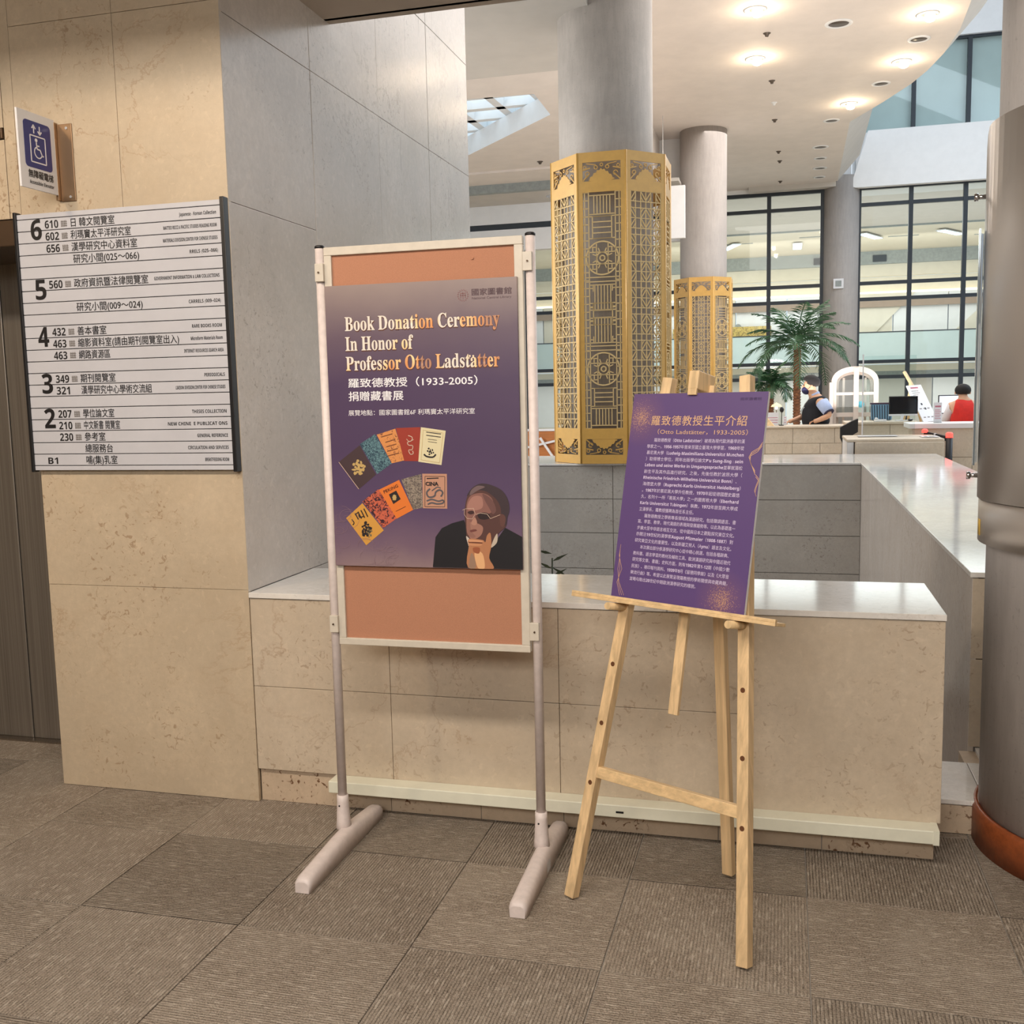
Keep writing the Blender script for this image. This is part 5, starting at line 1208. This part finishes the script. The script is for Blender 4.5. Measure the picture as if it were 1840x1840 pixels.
for y in (13.935, 14.005): MB().ellip((.221, y, 1.49), (.008, .013, .006), 10).build('eye', M_HAIR, g); MB().bar((.216, y-.018, 1.512), (.222, y+.018, 1.512), .008, .005).build('eyebrow', M_HAIR, g)
mk = MB().ellip((.248, 13.97, 1.418), (.058, .066, .050), 18, Matrix.Rotation(R(35), 3, 'Y')).build('face_mask', mat('navy_mask', (44, 44, 86), .7), g)
MB().tube([(.262, 13.905, 1.43), (.29, 13.888, 1.455), (.315, 13.878, 1.475)], .003, 6).build('mask_strap', M_INK, g)
skin({'p': (.42, 13.98, .90, .16), 'hl': (.44, 13.89, .84, .108), 'kl': (.43, 13.88, .48, .08), 'al': (.45, 13.88, .10, .062), 'hr': (.44, 14.07, .84, .108), 'kr': (.42, 14.08, .48, .08), 'ar': (.45, 14.08, .10, .062)},
     [('p', 'hl'), ('hl', 'kl'), ('kl', 'al'), ('p', 'hr'), ('hr', 'kr'), ('kr', 'ar')], 'trousers', M_TROU, g)
for y in (13.88, 14.08): MB().ellip((.39, y, .045), (.14, .055, .045), 14).build('shoe', M_BLACK, g)
# seated person in red
w = thing('person', 'person with short black hair in a red vest seated with back turned', 'person', (2.06, 13.3, 0))
J = {'pelvis': (2.06, 13.32, .60, .14), 'waist': (2.06, 13.32, .78, .125), 'chest': (2.06, 13.34, 1.02, .13), 'up': (2.06, 13.36, 1.20, .10), 'neck': (2.06, 13.38, 1.29, .045), 'jaw': (2.06, 13.42, 1.345, .06), 'skull': (2.06, 13.42, 1.39, .078), 'crown': (2.06, 13.42, 1.425, .05),
     'shl': (1.93, 13.36, 1.20, .055), 'ell': (1.87, 13.48, .99, .04), 'wrl': (1.93, 13.74, .985, .026), 'pall': (1.94, 13.80, .985, .028), 'shr': (2.20, 13.36, 1.20, .055), 'elr': (2.27, 13.48, .99, .04), 'wrr': (2.17, 13.74, .985, .026), 'palr': (2.16, 13.80, .985, .028),
     'knl': (1.97, 13.78, .60, .065), 'anl': (1.97, 13.80, .10, .042), 'tol': (1.97, 13.92, .035, .034), 'knr': (2.15, 13.78, .60, .065), 'anr': (2.15, 13.80, .10, .042), 'tor': (2.15, 13.92, .035, .034)}
Ed = [('pelvis', 'waist'), ('waist', 'chest'), ('chest', 'up'), ('up', 'neck'), ('neck', 'jaw'), ('jaw', 'skull'), ('skull', 'crown'), ('up', 'shl'), ('shl', 'ell'), ('ell', 'wrl'), ('wrl', 'pall'), ('up', 'shr'), ('shr', 'elr'), ('elr', 'wrr'), ('wrr', 'palr'), ('pelvis', 'knl'), ('knl', 'anl'), ('anl', 'tol'), ('pelvis', 'knr'), ('knr', 'anr'), ('anr', 'tor')]
skin(J, Ed, 'body', M_SKIN, w)
hand((1.94, 13.82, .985), (0, 1, -.1), (0, 0, 1), w, .05); hand((2.16, 13.82, .985), (0, 1, -.1), (0, 0, 1), w, .05)
skin({'p': (2.06, 13.32, .62, .165), 'w': (2.06, 13.32, .80, .155), 'c': (2.06, 13.34, 1.04, .165, .155), 'u': (2.07, 13.35, 1.20, .125, .135), 't': (2.065, 13.365, 1.285, .06), 'l': (1.965, 13.355, 1.205, .068), 'r': (2.17, 13.355, 1.215, .068)}, [('p', 'w'), ('w', 'c'), ('c', 'u'), ('u', 't'), ('u', 'l'), ('u', 'r')], 'vest', M_REDV, w)
for s, e, f in (((1.945, 13.36, 1.21), (1.875, 13.47, 1.0), (1.92, 13.70, .985)), ((2.19, 13.36, 1.21), (2.265, 13.47, 1.0), (2.18, 13.70, .985))):
    MB().tube([s, ((s[0]+e[0])/2, (s[1]+e[1])/2, (s[2]+e[2])/2), e, f], [.062, .06, .053, .04], 14).build('sleeve', M_WSH, w)
hh = MB().ellip((2.06, 13.41, 1.385), (.092, .092, .078), 22)
for v in hh.bm.verts:
    if v.co.y > 13.46 and v.co.z < 1.41: v.co.y = 13.46
    if v.co.z < 1.335: v.co.z = 1.335
hh.build('hair', M_HAIR, w)
for s in (-1, 1): MB().ellip((2.06+s*.083, 13.42, 1.355), (.009, .014, .022), 10).build('ear', M_SKIN, w)
for s in (-1, 1): MB().ellip((2.06+s*.03, 13.492, 1.375), (.012, .006, .006), 8).build('eye', M_HAIR, w)
MB().ellip((2.06, 13.502, 1.355), (.011, .014, .02), 8).build('nose', M_SKIN, w); MB().ellip((2.06, 13.482, 1.322), (.02, .008, .005), 8).build('mouth', mat('lips', (160, 90, 84), .5), w)
skin({'p': (2.06, 13.34, .585, .15), 'kl': (1.97, 13.78, .60, .082), 'al': (1.97, 13.80, .13, .06), 'kr': (2.15, 13.78, .60, .082), 'ar': (2.15, 13.80, .13, .06)}, [('p', 'kl'), ('kl', 'al'), ('p', 'kr'), ('kr', 'ar')], 'trousers', M_TROU, w)
for x in (1.97, 2.15): MB().ellip((x, 13.87, .042), (.05, .13, .042), 12).build('shoe', M_BLACK, w)
sl = thing('stool', 'dark stool under the person in the red vest', 'stool', (2.06, 13.3, 0))
MB().lathe([(0, .37), (.19, .375), (.2, .40), (.18, .425), (0, .43)], (2.06, 13.3, 0), 28).build('seat', M_BLACK, sl)
MB().cyl((2.06, 13.3, .03), (2.06, 13.3, .37), .03, n=16).build('pole', M_CHROME, sl); MB().lathe([(0, 0), (.22, 0), (.2, .02), (.04, .04), (0, .045)], (2.06, 13.3, 0), 28).build('base', M_CHROME, sl)
